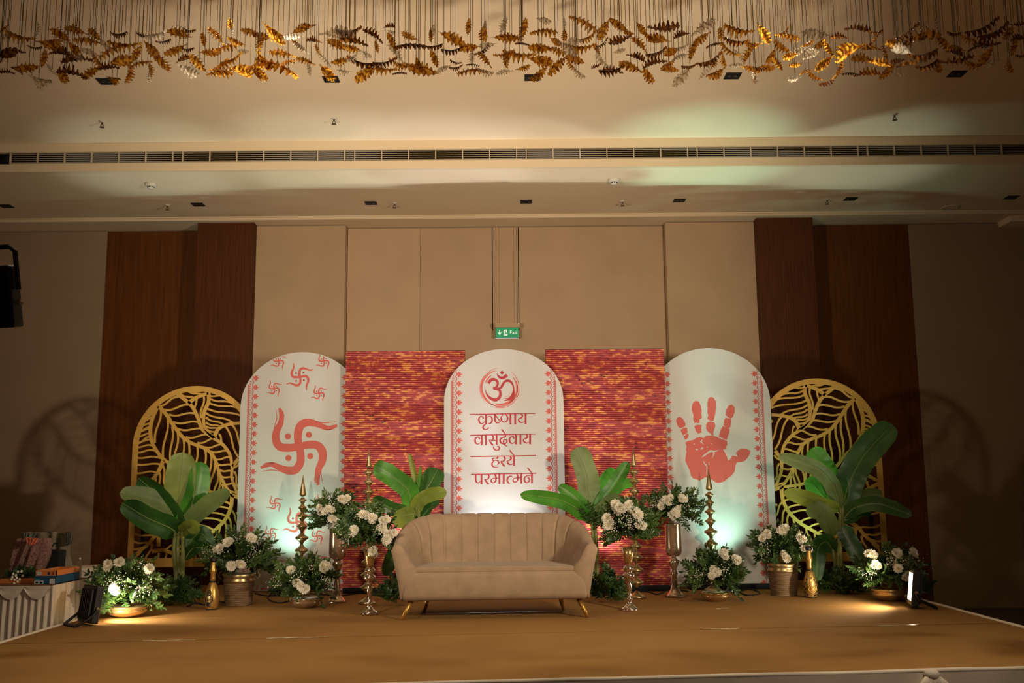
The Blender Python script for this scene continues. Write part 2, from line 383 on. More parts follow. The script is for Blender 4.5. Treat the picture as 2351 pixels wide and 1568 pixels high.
# recessed downlights
def downlight(loc, label, group):
    d = thing('recessed_downlight', label, 'downlight', loc, group); x, y, z = loc
    mb = MB()
    for a in ((-0.068, 0.068, -0.068, -0.058), (-0.068, 0.068, 0.058, 0.068), (-0.068, -0.058, -0.058, 0.058), (0.058, 0.068, -0.058, 0.058)):
        mb.box(x + a[0], x + a[1], y + a[2], y + a[3], z - 0.006, z + 0.004)
    mb.build('trim_ring', M['black'], d)
    MB().box(x - 0.058, x + 0.058, y - 0.058, y + 0.058, z - 0.003, z + 0.003).build('baffle', M['blackmatt'], d)
    for sx in (-0.028, 0.028):
        MB().lathe([(0.0, -0.009), (0.017, -0.008), (0.022, -0.004), (0.024, 0.0)], (x + sx, y, z), 14).build('lens', M['lens_off'], d, smooth=True)
    return d
xs5 = [-3.583, -1.584, 0.2, 1.978, 3.968]
d0 = downlight((xs5[0], 8.39, ZU), 'black square downlight under the hanging glass leaves, leftmost of five', 'downlights in the upper ceiling')
for i in range(1, 5): copy_tree(d0, (xs5[i], 8.39, ZU), 'black square downlight under the hanging glass leaves, %s of five' % ORD[i])
xs7 = [-5.861, -3.632, -1.624, 0.179, 1.959, 3.948, 5.815]
for i, x in enumerate(xs7):
    o = copy_tree(d0, (x, 11.2, ZC), 'black square downlight in the low ceiling near the back wall, %s of seven' % ORD[i]); o['group'] = 'downlights in the lower ceiling'
# sprinklers
def sprinkler(loc, label, group):
    s = thing('fire_sprinkler', label, 'sprinkler', loc, group); x, y, z = loc
    MB().lathe([(0.03, 0), (0.03, -0.004), (0.016, -0.01), (0.012, -0.012)], loc, 16).build('escutcheon', M['white_plastic'], s, smooth=True)
    mb = MB().tube([(x, y, z), (x, y, z - 0.03)], 0.009, 10)
    for sx in (-1, 1): mb.tube([(x + sx * 0.006, y, z - 0.03), (x + sx * 0.016, y, z - 0.042), (x, y, z - 0.058)], 0.0035, 6)
    mb.build('frame_arms', M['wire'], s, smooth=True)
    MB().lathe([(0.004, -0.056), (0.023, -0.058), (0.024, -0.062), (0.004, -0.064)], loc, 14).build('deflector', M['wire'], s)
    return s
s0 = sprinkler((-4.011, 9.36, ZU), 'small ceiling sprinkler above the fascia, leftmost of three', 'sprinklers in the upper ceiling')
copy_tree(s0, (-1.726, 9.33, ZU), 'small ceiling sprinkler above the fascia, middle one of three')
copy_tree(s0, (3.778, 9.35, ZU), 'small ceiling sprinkler above the fascia, rightmost of three')
for i, x in enumerate((-3.994, -1.351, 1.298, 3.678)):
    o = copy_tree(s0, (x, 11.21, ZC), 'small sprinkler in the low ceiling near the back wall, %s of four' % ORD[i]); o['group'] = 'sprinklers in the lower ceiling'
# smoke detectors
def detector(loc, label):
    d = thing('smoke_detector', label, 'smoke detector', loc, 'smoke detectors'); x, y, z = loc
    MB().lathe([(0.065, 0), (0.066, -0.016), (0.055, -0.03), (0.05, -0.034)], loc, 28).build('base', M['white_plastic'], d, smooth=True)
    MB().lathe([(0.034, -0.036), (0.034, -0.052), (0.026, -0.06), (0.0, -0.062)], loc, 24).build('sensor_cap', M['white_plastic'], d, smooth=True)
    for k in range(8):
        a = k * math.pi / 4; MB().box(-0.007, 0.007, 0.030, 0.0355, -0.05, -0.039, Matrix.Translation(loc) @ Matrix.Rotation(a, 4, 'Z')).build('vent_slot', M['void'], d)
    return d
detector((-3.893, 10.40, ZC), 'white round smoke detector at the left of the low ceiling')
detector((1.119, 10.385, ZC), 'white round smoke detector right of centre on the low ceiling')
cs = thing('ceiling_speaker', 'round flush ceiling speaker ring in the dark right corner', 'speaker', (5.287, 11.6, ZC))
MB().lathe([(0.07, -0.001), (0.088, -0.008), (0.105, -0.008), (0.108, 0.0)], (5.287, 11.6, ZC), 32).build('rim', M['white_plastic'], cs, smooth=True)
MB().lathe([(0.0, -0.004), (0.07, -0.004), (0.071, 0.0)], (5.287, 11.6, ZC), 32).build('mesh_cover', M['ceil'], cs)

# exit sign
sy = 12.16
e0, e1 = PY(1138, 753, sy), PY(1191, 775.5, sy)
es = thing('exit_sign', 'hanging green exit sign with arrow, running figure and the word Exit', 'exit sign', ((e0.x + e1.x) / 2, sy, e1.z))
xm = (e0.x + e1.x) / 2; ex0, ex1, ez0, ez1 = e0.x, e1.x, e1.z, e0.z
MB().box(ex0 - 0.008, ex1 + 0.012, sy - 0.03, sy + 0.06, ez1, ez1 + 0.055).build('housing', M['linen2'], es, bevel=0.003)
M['exitgreen'] = mat('exit_green', (24, 150, 100), 0.4, emit=(20, 150, 98), estr=0.32)
M['exitwhite'] = mat('exit_white', (220, 236, 222), 0.4, emit=(205, 235, 215), estr=0.5)
MB().box(ex0, ex1, sy - 0.006, sy + 0.006, ez0, ez1).build('acrylic_panel', M['exitgreen'], es)
MB().box(ex0, ex1, sy - 0.005, sy + 0.005, ez0 - 0.004, ez0).build('lit_edge', mat('lit_acrylic_edge', (220, 226, 240), 0.3, emit=(220, 226, 245), estr=2.5), es)
for sx in (ex0 + 0.02, ex1 - 0.02):
    MB().tube([(sx, sy + 0.05, ez1 + 0.055), (sx, sy + 0.05, ZC)], 0.003, 6).build('hanger_rod', M['linen'], es)
U = (ex1 - ex0) / 1500.0
def sgn(px, py): return Vector((ex0 + (px - 220) * U, sy - 0.0075, ez1 - (py - 570) * U))
def sp(polys, name):
    mb = MB()
    for p in polys: mb.add([sgn(*q) for q in p], [tuple(range(len(p)))])
    mb.build(name, M['exitwhite'], es)
sp([[(445, 720), (505, 720), (505, 950), (445, 950)], [(340, 860), (385, 850), (475, 950), (475, 1050)], [(610, 860), (565, 850), (475, 950), (475, 1050)]], 'arrow')
sp([[(725, 690), (975, 690), (985, 1085), (740, 1085)]], 'running_figure_panel')
mb = MB()
for p in ([(840, 760), (880, 740), (900, 780), (860, 800)], [(770, 830), (850, 800), (890, 830), (930, 900), (890, 910), (850, 870), (780, 880)], [(850, 850), (900, 840), (930, 930), (980, 990), (950, 1010), (880, 950)], [(850, 880), (880, 930), (830, 1000), (780, 1050), (760, 1020), (820, 950)]):
    mb.add([sgn(*q) - Vector((0, 0.001, 0)) for q in p], [tuple(range(len(p)))])
mb.build('running_figure', M['exitgreen'], es)
fc = bpy.data.curves.new('exit_text', 'FONT'); fc.body = 'Exit'; fc.size = 330 * U; fc.extrude = 0.0005; fc.offset = 0.0002
to = bpy.data.objects.new('tmp_text', fc); C.objects.link(to)
bpy.context.view_layer.update()
tm = bpy.data.meshes.new_from_object(to.evaluated_get(bpy.context.evaluated_depsgraph_get()))
bpy.data.objects.remove(to); tm.materials.clear(); tm.materials.append(M['exitwhite']); tm.name = 'exit_lettering'
link('exit_lettering', tm, es, Matrix.Translation(sgn(1125, 985) + Vector((0, 0.0, 0))) @ Matrix.Rotation(math.pi / 2, 4, 'X'))

# ------------------------------------------------------------------ chandelier of hanging glass leaves
LV = []
def lv(o, sc, s):
    for t in s.split():
        x, y, l, a, k = t.split(','); LV.append((o + float(x) / sc, float(y) / sc, float(l) / sc, float(a), k))
lv(0, 3.918, '''40,260,110,-30,a 190,310,220,10,a 320,270,130,-80,c 60,330,130,-5,c 430,375,220,8,a 310,415,110,0,b 185,455,110,25,b 60,480,200,-5,b 0,530,80,-70,b 390,540,160,-80,a 545,320,230,35,a 690,280,210,20,a 800,380,240,10,a 860,320,180,45,a 950,410,130,50,c 1065,290,150,5,b 1120,380,250,0,a 1280,310,120,20,b 1400,300,200,-5,c 1610,310,240,20,a 1700,260,120,15,b 1465,360,120,-8,b 1830,370,140,80,a 1950,330,200,50,a 2070,200,110,80,a 2090,290,90,90,c 2130,370,160,25,a 2270,300,180,20,a 2330,420,160,85,a 2200,460,110,0,c 650,420,150,50,a 700,480,120,50,c 820,480,160,20,c 900,560,150,50,a 1020,460,240,-25,a 1240,460,150,-60,a 1210,520,110,80,c 1360,450,190,50,a 1580,440,190,-25,a 1680,430,110,0,b 1880,470,170,-5,a 2030,440,200,-15,a 2080,520,180,-25,a 1960,580,180,-40,a 530,490,190,10,b 690,555,260,0,b 1080,550,210,-8,a 1270,580,180,-10,a 1460,580,220,40,a 1640,540,120,-15,b 1790,580,220,45,a 1680,620,200,25,c 260,610,200,-10,a 150,640,100,30,b 60,660,130,5,b 350,700,220,20,c 470,630,120,45,c 560,680,160,50,a 650,680,220,5,b 830,650,180,-35,a 980,620,180,0,b 1010,700,140,20,a 1150,650,170,100,a 1345,640,130,80,a 1340,700,90,90,c 1980,660,210,-12,a 2150,640,220,20,a 2250,590,170,10,a 2320,660,130,40,a''')
lv(580, 3.918, '''60,320,150,15,a 70,400,130,90,a 110,530,200,45,a 180,270,210,40,a 235,370,110,20,a 270,490,220,15,a 310,570,140,-10,a 30,600,120,0,a 60,660,160,40,a 220,620,330,18,a 420,270,160,-20,a 500,260,140,-25,b 370,330,150,-5,c 390,400,120,40,a 440,440,150,35,c 480,555,150,15,a 510,640,110,80,c 555,375,120,0,b 590,450,110,60,a 640,540,150,45,c 670,650,190,50,a 750,310,260,0,c 870,255,200,-8,b 780,410,220,30,a 910,390,230,10,b 910,440,160,10,a 760,550,150,-10,a 870,520,150,-35,c 1000,480,130,25,c 830,640,120,0,c 1080,330,180,30,b 1115,430,110,75,a 1225,245,100,0,b 1240,280,80,20,c 1255,380,170,65,a 1280,480,180,50,c 1000,540,260,5,b 1190,540,200,-5,b 1310,560,160,20,a 1170,600,230,12,a 1020,660,210,-40,a 1320,665,110,-5,b 1420,330,170,30,a 1410,430,240,-5,b 1620,260,120,-75,c 1600,330,110,90,a 1610,400,170,-5,b 1490,560,130,70,a 1640,540,170,70,a 1400,570,100,5,a 1550,640,260,10,a 1720,620,120,-30,c 1780,340,230,22,a 1940,250,150,95,a 2090,280,170,95,a 2090,210,80,90,c 1830,550,100,20,b 1830,595,110,-5,b 1800,430,180,-15,b 1960,430,170,-10,a 2060,440,150,-40,b 2120,400,140,-10,c 1980,530,140,90,c 2090,540,160,50,a 1980,590,100,0,b 2090,630,140,15,c 1980,655,240,5,a 2260,240,160,-70,c 2260,340,200,0,a 2260,470,180,-20,a 2280,560,150,80,a 2270,650,140,0,c''')
lv(1160, 3.918, '''160,270,200,-75,a 60,340,180,0,a 150,400,110,5,b 130,470,260,8,a 300,540,220,18,a 155,605,120,-15,a 310,650,180,-40,a 345,185,130,25,c 345,300,220,5,a 530,310,110,90,a 530,220,100,90,c 450,370,120,40,a 330,430,210,8,a 450,460,170,20,a 550,440,200,45,c 480,590,210,-45,a 640,540,180,15,a 610,590,130,50,a 660,640,140,45,c 700,215,250,20,a 740,320,150,-25,a 640,370,150,-15,c 690,405,220,0,a 890,260,190,-60,a 870,380,120,-40,b 820,450,120,60,a 880,540,150,50,c 820,590,90,-20,b 1030,230,200,40,a 1120,300,100,15,a 1030,350,190,-20,b 1200,410,190,50,a 1020,460,110,-15,c 960,610,200,-10,b 960,650,170,10,b 1130,610,200,15,a 1170,520,150,25,b 1220,250,130,60,a 1310,330,140,40,a 1390,360,190,0,a 1360,455,170,-12,b 1350,580,190,-15,b 1280,660,170,60,a 1420,235,240,5,b 1590,320,140,-20,b 1500,460,150,-25,a 1600,410,120,-20,c 1470,570,140,-30,a 1560,520,150,-30,c 1475,635,160,-8,a 1600,690,210,-45,c 1780,250,220,-30,c 1770,350,170,-35,a 1690,470,180,-70,a 1660,580,130,-3,b 1940,320,140,85,a 1880,410,140,-20,b 1840,520,220,-28,b 1970,530,120,80,a 2030,440,180,35,a 2100,500,130,40,c 1860,580,120,-50,a 1790,660,150,-45,c 1900,640,190,-30,a 2060,590,120,0,c 2110,250,240,20,a 2090,350,200,15,b 2240,390,150,-8,a 2190,500,180,-60,a 2200,620,170,10,a 2240,690,110,70,c 2310,600,130,0,b''')
lv(1740, 3.848, '''40,290,190,60,a 120,480,150,-60,a 180,570,150,60,a 60,600,150,5,a 210,275,120,-25,b 260,325,200,5,a 230,410,170,40,a 300,490,140,-15,a 310,575,130,-8,a 440,380,120,-30,a 370,440,150,-20,c 520,310,240,5,c 550,390,120,-50,a 640,430,170,60,a 450,490,200,-30,c 590,560,180,-40,a 420,640,120,-25,a 510,670,130,40,a 330,690,110,-10,c 720,335,140,5,b 880,270,200,5,b 830,460,300,-32,a 700,620,150,-60,a 620,705,140,-20,b 1040,270,120,-10,b 1030,340,110,-50,b 1000,440,150,0,b 930,530,180,10,a 1120,490,150,80,a 1060,560,190,10,a 820,660,120,5,b 960,665,190,0,b 1130,640,190,-45,a 1280,280,260,-25,b 1450,250,120,-60,c 1590,230,130,80,c 1230,390,170,5,a 1360,350,110,-70,a 1450,360,340,-18,b 1290,455,200,8,c 1230,535,110,-10,b 1310,580,150,-10,b 1260,650,110,0,c 1450,460,250,-12,b 1650,400,170,60,a 1760,430,120,20,a 1740,285,110,5,b 1850,320,150,20,a 1980,220,260,-20,b 2080,260,260,-25,b 1920,430,140,-25,b 2020,380,200,5,b 1490,560,200,-20,b 1590,570,130,80,a 1750,520,260,-8,b 1880,550,170,20,a 2010,490,200,-50,a 2090,560,140,-30,c 2210,300,180,-50,a 2300,210,120,0,b 2310,350,140,-10,b 2260,430,160,-70,a 2230,570,130,70,a 2330,480,90,0,b 1740,480,150,10,b''')
def glass_leaf_mesh(seed, ma, fold):
    """a serrated, crinkled leaf of unit length along X in the XZ plane"""
    rnd = random.Random(seed); n = 42; vs = []; fs = []
    for i in range(n + 1):
        t = i / n; base = math.sin(math.pi * min(1, t * 1.08 + 0.03)) ** 0.75 * 0.20 * (1.0 - 0.35 * t)
        ph = 2 * math.pi * (t * 7.0 + 0.13 * seed); tooth = 1.0 + 0.30 * math.sin(ph) * (0.5 + rnd.random())
        wl = base * tooth * (0.92 + 0.16 * rnd.random()); x = t - 0.5
        crv = 0.10 * math.sin(t * 3.1) * (1 if seed % 2 else -1); rip = 0.085 * math.sin(ph + 0.9)
        tb_ = 1.0 + 0.30 * math.sin(ph + 2.4) * (0.5 + rnd.random()); wr = base * tb_; rip2 = 0.085 * math.sin(ph + 3.6)
        vs += [(x - 0.03, crv + fold * wl + rip, wl), (x, crv + rip * 0.3, 0.5 * wl), (x + 0.02, crv - 0.03, 0.0), (x, crv + rip2 * 0.3, -0.5 * wr), (x - 0.03, crv + fold * wr + rip2, -wr)]
    for i in range(n):
        for k in range(4): a = i * 5 + k; fs.append((a, a + 1, a + 6, a + 5))
    return mesh('glass_leaf', vs, fs, ma, True)
GL = {k: [glass_leaf_mesh(s, M[nm], f) for s, f in ((1, 0.5), (2, 0.3), (3, 0.7))] for k, nm in (('a', 'amber'), ('b', 'brown'), ('c', 'clear'))}
chl = thing('leaf_chandelier', 'wide chandelier of amber and clear glass leaves hung on fine wires', 'chandelier', (0, 5.8, ZU))
wire_me = MB().tube([(0, 0, 0), (0, 0, 1)], 0.0016, 5).mesh('wire', M['wire'])
rnd = random.Random(11); xw = MB()
for i, (x, y, l, a, k) in enumerate(LV):
    Y = rnd.uniform(5.1, 6.5); p = PY(x, y, Y); s = l * Y * 1.0 / F * 1.0
    tilt = {'a': rnd.uniform(-45, 45), 'b': rnd.choice((-1, 1)) * rnd.uniform(58, 78), 'c': rnd.uniform(-50, 50)}[k]
    if abs(a) > 60: tilt *= 0.5
    yaw = rnd.uniform(-35, 35)
    flip = math.pi if rnd.random() < 0.5 else 0
    mtx = Matrix.Translation(p) @ Matrix.Rotation(math.radians(yaw) * 0.6, 4, 'Z') @ Matrix.Rotation(math.radians(a) + flip, 4, 'Y') @ Matrix.Rotation(math.radians(tilt), 4, 'X') @ Matrix.Scale(s * 1.25, 4)
    lf = link('glass_leaf', rnd.choice(GL[k]), chl, mtx)
    link('wire', wire_me, chl, Matrix.Translation(p) @ Matrix.Diagonal((1, 1, ZU - p.z, 1)))
    if rnd.random() < 0.4:
        dx = rnd.choice((-0.33, 0.33)) * s; wx = p.x + dx * math.cos(math.radians(a)); wz = p.z - dx * math.sin(math.radians(a))
        xw.tube([(wx, p.y, wz), (wx, p.y, ZU)], 0.0016, 5)
xo = xw.build('second_wires', M['wire'], chl); xo['kind'] = 'stuff'

for lab_, px_ in (('small black pin spot in the canopy above the glowing left leaves', 610), ('small black pin spot in the canopy above the glowing right leaves', 1850)):
    x_ = PY(px_, 110, 5.8).x; ps = thing('canopy_pin_spot', lab_, 'spotlight', (x_, 5.8, ZU), 'pin spots in the chandelier canopy')
    MB().lathe([(0.0, 0.0), (0.04, 0.0), (0.04, -0.05), (0.03, -0.055), (0.026, -0.03)], (x_, 5.8, ZU), 18).build('can', M['black'], ps, smooth=True)
    MB().lathe([(0.0, -0.032), (0.026, -0.032), (0.026, -0.028)], (x_, 5.8, ZU), 14).build('lamp_glass', mat('pin_spot_glass', (255, 240, 210), 0.3, emit=(255, 232, 190), estr=6.0), ps)
    spot('pin_beam', (x_, 5.8, ZU - 0.075), (x_, 5.8, 0), 260.0, (1.0, 0.86, 0.62), 84, 1.0, 0.03, ps)

# ================================================================== BACKDROPS
YA, YC, YR, YJ = 10.36, 10.19, 10.27, 10.46
TOPZ = 2.447
def arch_outline(cx, hw, top, rise, z0=0.012, n=40):
    pts = [(cx - hw, z0)] + [(cx - hw * math.cos(math.pi * k / n), top - rise + rise * math.sin(math.pi * k / n)) for k in range(n + 1)] + [(cx + hw, z0)]
    return pts
def arch(cx, hw, top, rise, Y, label):
    t = thing('arch_backdrop', label, 'backdrop', (cx, Y, 0), 'white arched backdrop boards')
    o = arch_outline(cx, hw, top, rise); n = len(o)
    nx = 1
    mb = MB(); vs = [(x, Y, z) for x, z in o] + [(x, Y + 0.03, z) for x, z in o]
    mb.add(vs, [tuple(range(n - 1, -1, -1)), tuple(range(n, 2 * n))] + [(k, (k + 1) % n, n + (k + 1) % n, n + k) for k in range(n)])
    mb.build('board', M['cloth'], t, clean=True)
    for sx in (-0.45, 0.45):
        x = cx + sx * hw
        MB().tube([(x, Y + 0.045, 0.0), (x, Y + 0.045, 1.5)], 0.015, 8).tube([(x, Y + 0.05, 1.4), (x, Y + 0.5, 0.01)], 0.012, 8).build('back_strut', M['black'], t)
    def inside(p, mg=0.004):
        if p.z < top - rise: return cx - hw + mg < p.x < cx + hw - mg and p.z > 0.02
        return ((p.x - cx) / (hw - mg)) ** 2 + ((p.z - top + rise) / (rise - mg)) ** 2 < 1
    return t, inside
def border(t, inside, Y, bx, side, top):
    """band of dots, scallops and lotus motifs; bx = outer X of the band, side = +1 band grows to +X"""
    Yp = Y - 0.0006
    def q(mb, u0, u1, z0, z1, dy=0.0):
        v = [Vector((bx + side * a, Yp - dy, z)) for a, z in ((u0, z0), (u1, z0), (u1, z1), (u0, z1))]
        if all(inside(p) for p in v): mb.quad(*v)
    def pl(mb, c, pts, dy=0.0):
        v = [Vector((bx + side * (c[0] + p[0]), Yp - dy, c[1] + p[1])) for p in pts]
        if all(inside(p) for p in v): mb.add(v, [tuple(range(len(v)))])
    band, dark, dots, lot = MB(), MB(), MB(), MB()
    z = 0.03; ST = 0.0485
    while z < top:
        q(band, 0.0, 0.012, z, z + ST); q(dark, 0.0125, 0.0165, z, z + ST)
        q(band, 0.019, 0.030, z, z + ST * 0.3); q(band, 0.019, 0.030, z + ST * 0.5, z + ST * 0.8)
        c = (0.037, z + ST / 2); pl(dots, c, [(0.0048 * math.cos(k), 0.0048 * math.sin(k)) for k in (0, 1.05, 2.1, 3.14, 4.19, 5.24)])
        for r0, r1, tgt in ((0.0245, 0.0185, dark), (0.017, 0.012, band)):
            for k in range(8):
                a0, a1 = -1.5 + 3.0 * k / 8, -1.5 + 3.0 * (k + 1) / 8
                pl(tgt, (0.043, z + ST / 2), [(r0 * math.cos(a0) * 0.8, r0 * math.sin(a0)), (r0 * math.cos(a1) * 0.8, r0 * math.sin(a1)), (r1 * math.cos(a1) * 0.8, r1 * math.sin(a1)), (r1 * math.cos(a0) * 0.8, r1 * math.sin(a0))])
        z += ST
    z = 0.05
    while z < top:
        c = (0.067, z)
        for an, ln, wd in ((0, 0.054, 0.021), (38, 0.046, 0.018), (-38, 0.046, 0.018), (70, 0.038, 0.014), (-70, 0.038, 0.014)):
            a = math.radians(an); ca, sa = math.cos(a), math.sin(a)
            pl(lot, c, [(x * ca - y * sa, x * sa + y * ca) for x, y in ((0, -0.004), (ln * 0.5, -wd / 2), (ln, 0), (ln * 0.5, wd / 2), (0, 0.004))], 0.00003 * (1 + abs(an) / 40))
        pl(lot, c, [(-0.002, -0.016), (0.016, -0.014), (0.022, 0), (0.016, 0.014), (-0.002, 0.016)], 0.00015)
        z += 2 * ST
    band.build('border_band', M['printpink'], t); dark.build('border_scallops', M['print2'], t)
    dots.build('border_dots', M['dark'], t); lot.build('border_lotus', M['print'], t)

aL, inL = arch(-2.205, 0.63, 2.455, 0.57, YA, 'white arched board with red swastika symbols, left of the sofa')
border(aL, inL, YA, -2.765, 1, TOPZ); border(aL, inL, YA, -1.675, -1, TOPZ)
aC, inC = arch(-0.09, 0.612, 2.445, 0.53, YC, 'white arched board with om emblem and red Devanagari verse behind sofa')
border(aC, inC, YC, -0.63, 1, TOPZ); border(aC, inC, YC, 0.45, -1, TOPZ)
aR, inR = arch(2.06, 0.628, 2.46, 0.57, YA, 'white arched board with red palm print, right of the sofa')
border(aR, inR, YA, 1.54, 1, TOPZ); border(aR, inR, YA, 2.615, -1, TOPZ)

# --- swastika prints (left arch), authored once in crop units around (690,1085)
SW1 = [(1080, 860), (980, 890), (870, 850), (770, 830), (695, 862), (665, 950), (670, 1060), (690, 1150), (690, 1250), (640, 1330), (560, 1340), (470, 1310), (380, 1275), (270, 1310)]
SW2 = [(470, 680), (490, 760), (480, 840), (440, 920), (430, 1010), (470, 1085), (560, 1100), (680, 1085), (800, 1065), (880, 1080), (925, 1150), (920, 1240), (880, 1330), (870, 1420), (880, 1495)]
SWW1 = [26, 50, 62, 82, 86, 86, 80, 80, 84, 86, 84, 66, 50, 26]; SWW2 = [30, 50, 60, 74, 84, 86, 84, 78, 82, 86, 88, 80, 64, 52, 28]
DOTS = [(558, 978), (780, 962), (563, 1207), (795, 1187)]
def swastika(cx, cy, width, name, fine):
    k = width / 176.0; pr = Print(YA - 0.0006, (cx, cy), 4.611 / k, inL)
    sh = lambda P: [(x - 690, y - 1085) for x, y in P]
    n = 6 if fine else 3; thin = 0.84 if not fine else 1.0
    pr.stroke(sh(SW1), [v * thin for v in SWW1], n); pr.stroke(sh(SW2), [v * thin for v in SWW2], n, lift=0.0001)
    if fine:
        for d in DOTS: pr.disc((d[0] - 690, d[1] - 1085), 33)
        for P in ([(430, 690), (442, 780), (420, 860), (405, 920)], [(500, 700), (515, 760), (500, 840)], [(850, 818), (950, 834), (1070, 820)], [(1085, 880), (1010, 905), (950, 905)],
                  [(280, 1350), (390, 1335), (500, 1355)], [(290, 1275), (350, 1258), (420, 1262)], [(930, 1260), (908, 1370), (930, 1485)], [(845, 1400), (840, 1440), (850, 1480)]):
            pr.stroke(sh(P), [3, 9, 3] if len(P) == 3 else [3, 9, 8, 3], 5)
    pr.build(name, M['print'], aL)
    if not fine:
        pd = Print(YA - 0.0006, (cx, cy), 4.611 / k, inL)
        for d in DOTS: pd.disc((d[0] - 690, d[1] - 1085), 30, n=8)
        pd.build('symbol_dots', M['print2'], aL)
swastika(689.6, 1025, 176, 'large_symbol', True)
swastika(689.6, 865, 62, 'middle_symbol', False); swastika(683, 1199, 66, 'middle_symbol', False)
for c in ((640, 829), (744, 829), (630, 892), (733, 903), (632, 1156), (622, 1225), (728.5, 1231), (739, 1153), (739, 1290), (638, 1298), (600, 1362), (690, 1330)):
    swastika(c[0], c[1], 37, 'small_symbol', False)

# --- om emblem and verse (centre arch)
om = Print(YC - 0.0006, (1070, 830), 12.06, inC)
om.stroke([(615, 605), (690, 512), (790, 497), (868, 560), (874, 640), (830, 712), (745, 735)], [86, 82, 74, 66, 62, 56, 64])
om.stroke([(755, 757), (850, 757), (928, 800), (950, 900), (920, 1000), (830, 1060), (720, 1040), (620, 970), (560, 880), (540, 770)], [64, 78, 72, 72, 80, 90, 82, 58, 34, 8], lift=0.0001)
om.stroke([(895, 742), (965, 722), (1010, 650), (1070, 560), (1150, 530), (1235, 560), (1300, 660), (1320, 780), (1305, 900), (1230, 1020), (1050, 1090)], [44, 60, 72, 60, 68, 64, 44, 44, 84, 80, 10], lift=0.0002)
om.stroke([(855, 330), (900, 410), (970, 452), (1050, 440), (1130, 368)], [10, 52, 72, 82, 92])
om.poly([(995, 245), (1055, 306), (995, 368), (935, 306)])
om.build('om_letter', M['print2'], aC)
ring = Print(YC - 0.0005, (1070, 830), 12.06, inC)
for r, a0, a1, wd in ((500, 256, 100, 46), (536, 250, 150, 20), (556, 222, 128, 9), (452, 110, 20, 52), (500, 132, -25, 30), (545, 112, 0, 18), (478, 62, -42, 44), (534, 30, -48, 16), (425, 238, 200, 34), (560, -20, -60, 7), (556, 268, 235, 8), (470, 170, 120, 18)):
    N = 26; P = [(932 + r * math.cos(math.radians(a0 + (a1 - a0) * k / N)), 742 + r * 1.0 * math.sin(math.radians(a0 + (a1 - a0) * k / N))) for k in range(N + 1)]
    ring.stroke(P, [max(2, wd * math.sin(math.pi * (k + 0.6) / (N + 1.2)) ** 0.6) for k in range(N + 1)], 2)
for c in ((1105, 970), (1175, 945), (1210, 888), (1000, 1065), (940, 1095), (1500, 935), (660, 895)): ring.disc(c, 11, n=8)
ring.stroke([(1025, 1000), (1090, 1030), (1170, 1005), (1230, 950)], [6, 12, 12, 6])
ring.build('brush_ring', M['print'], aC)
def verse(org, lines, name):
    pr = Print(YC - 0.0006, org, 13.83, inC); z = 0
    for i, (pts, wd) in enumerate(lines): pr.stroke(pts, [v * 1.14 for v in wd] if hasattr(wd, '__len__') else wd * 1.14, 5, lift=0.00002 * (i % 6))
    pr.build(name, M['print2'], aC)
def V(x, y0, y1, wd=52): return ([(x, y0), (x, y1)], wd)
def blob_va(dx, dy): return ([(x + dx, y + dy) for x, y in ((430, 1085), (415, 1038), (360, 1022), (302, 1060), (286, 1130), (310, 1205), (370, 1240), (430, 1215), (482, 1150))], [34, 40, 26, 40, 50, 42, 26, 18, 10])
def ya(dx, dy): return ([(x + dx, y + dy) for x, y in ((1745, 285), (1790, 340), (1760, 400), (1690, 428), (1665, 462), (1690, 520), (1750, 555), (1820, 545), (1868, 500))], [30, 46, 40, 26, 36, 46, 30, 18, 8])
def ra(dx, dy): return ([([(x + dx, y + dy) for x, y in ((1190, 310), (1235, 370), (1215, 440), (1150, 482), (1092, 472))], [30, 46, 40, 26, 30]), ([(1105 + dx, 485 + dy), (1160 + dx, 560 + dy), (1205 + dx, 612 + dy), (1242 + dx, 608 + dy)], [36, 46, 46, 16])])
verse((1070, 930), [([(125, 300), (2195, 265)], 26), V(635, 300, 605),
    ([(550, 430), (530, 378), (480, 357), (422, 400), (405, 470), (430, 550), (490, 590), (560, 560), (612, 500)], [34, 38, 24, 38, 46, 42, 26, 18, 10]),
    ([(660, 400), (720, 365), (790, 372), (825, 432), (820, 520), (780, 575), (715, 585)], [10, 22, 34, 44, 44, 36, 22]),
    ([(640, 595), (572, 640), (537, 700), (560, 758), (630, 780), (690, 750), (712, 710)], [30, 34, 46, 38, 24, 26, 32]),
    ([(915, 295), (915, 420), (930, 520), (990, 565), (1060, 545), (1098, 505)], [46, 46, 44, 30, 22, 16]), ([(930, 320), (1085, 515)], 26),
    ([(1170, 298), (1125, 380), (1115, 450), (1150, 520), (1215, 540), (1290, 510), (1320, 430), (1300, 350), (1250, 296)], [14, 36, 46, 34, 26, 36, 46, 36, 14]),
    V(1412, 288, 612, 54), V(1560, 288, 608, 54), ya(0, 0), V(1890, 282, 602, 52)], 'verse_line')
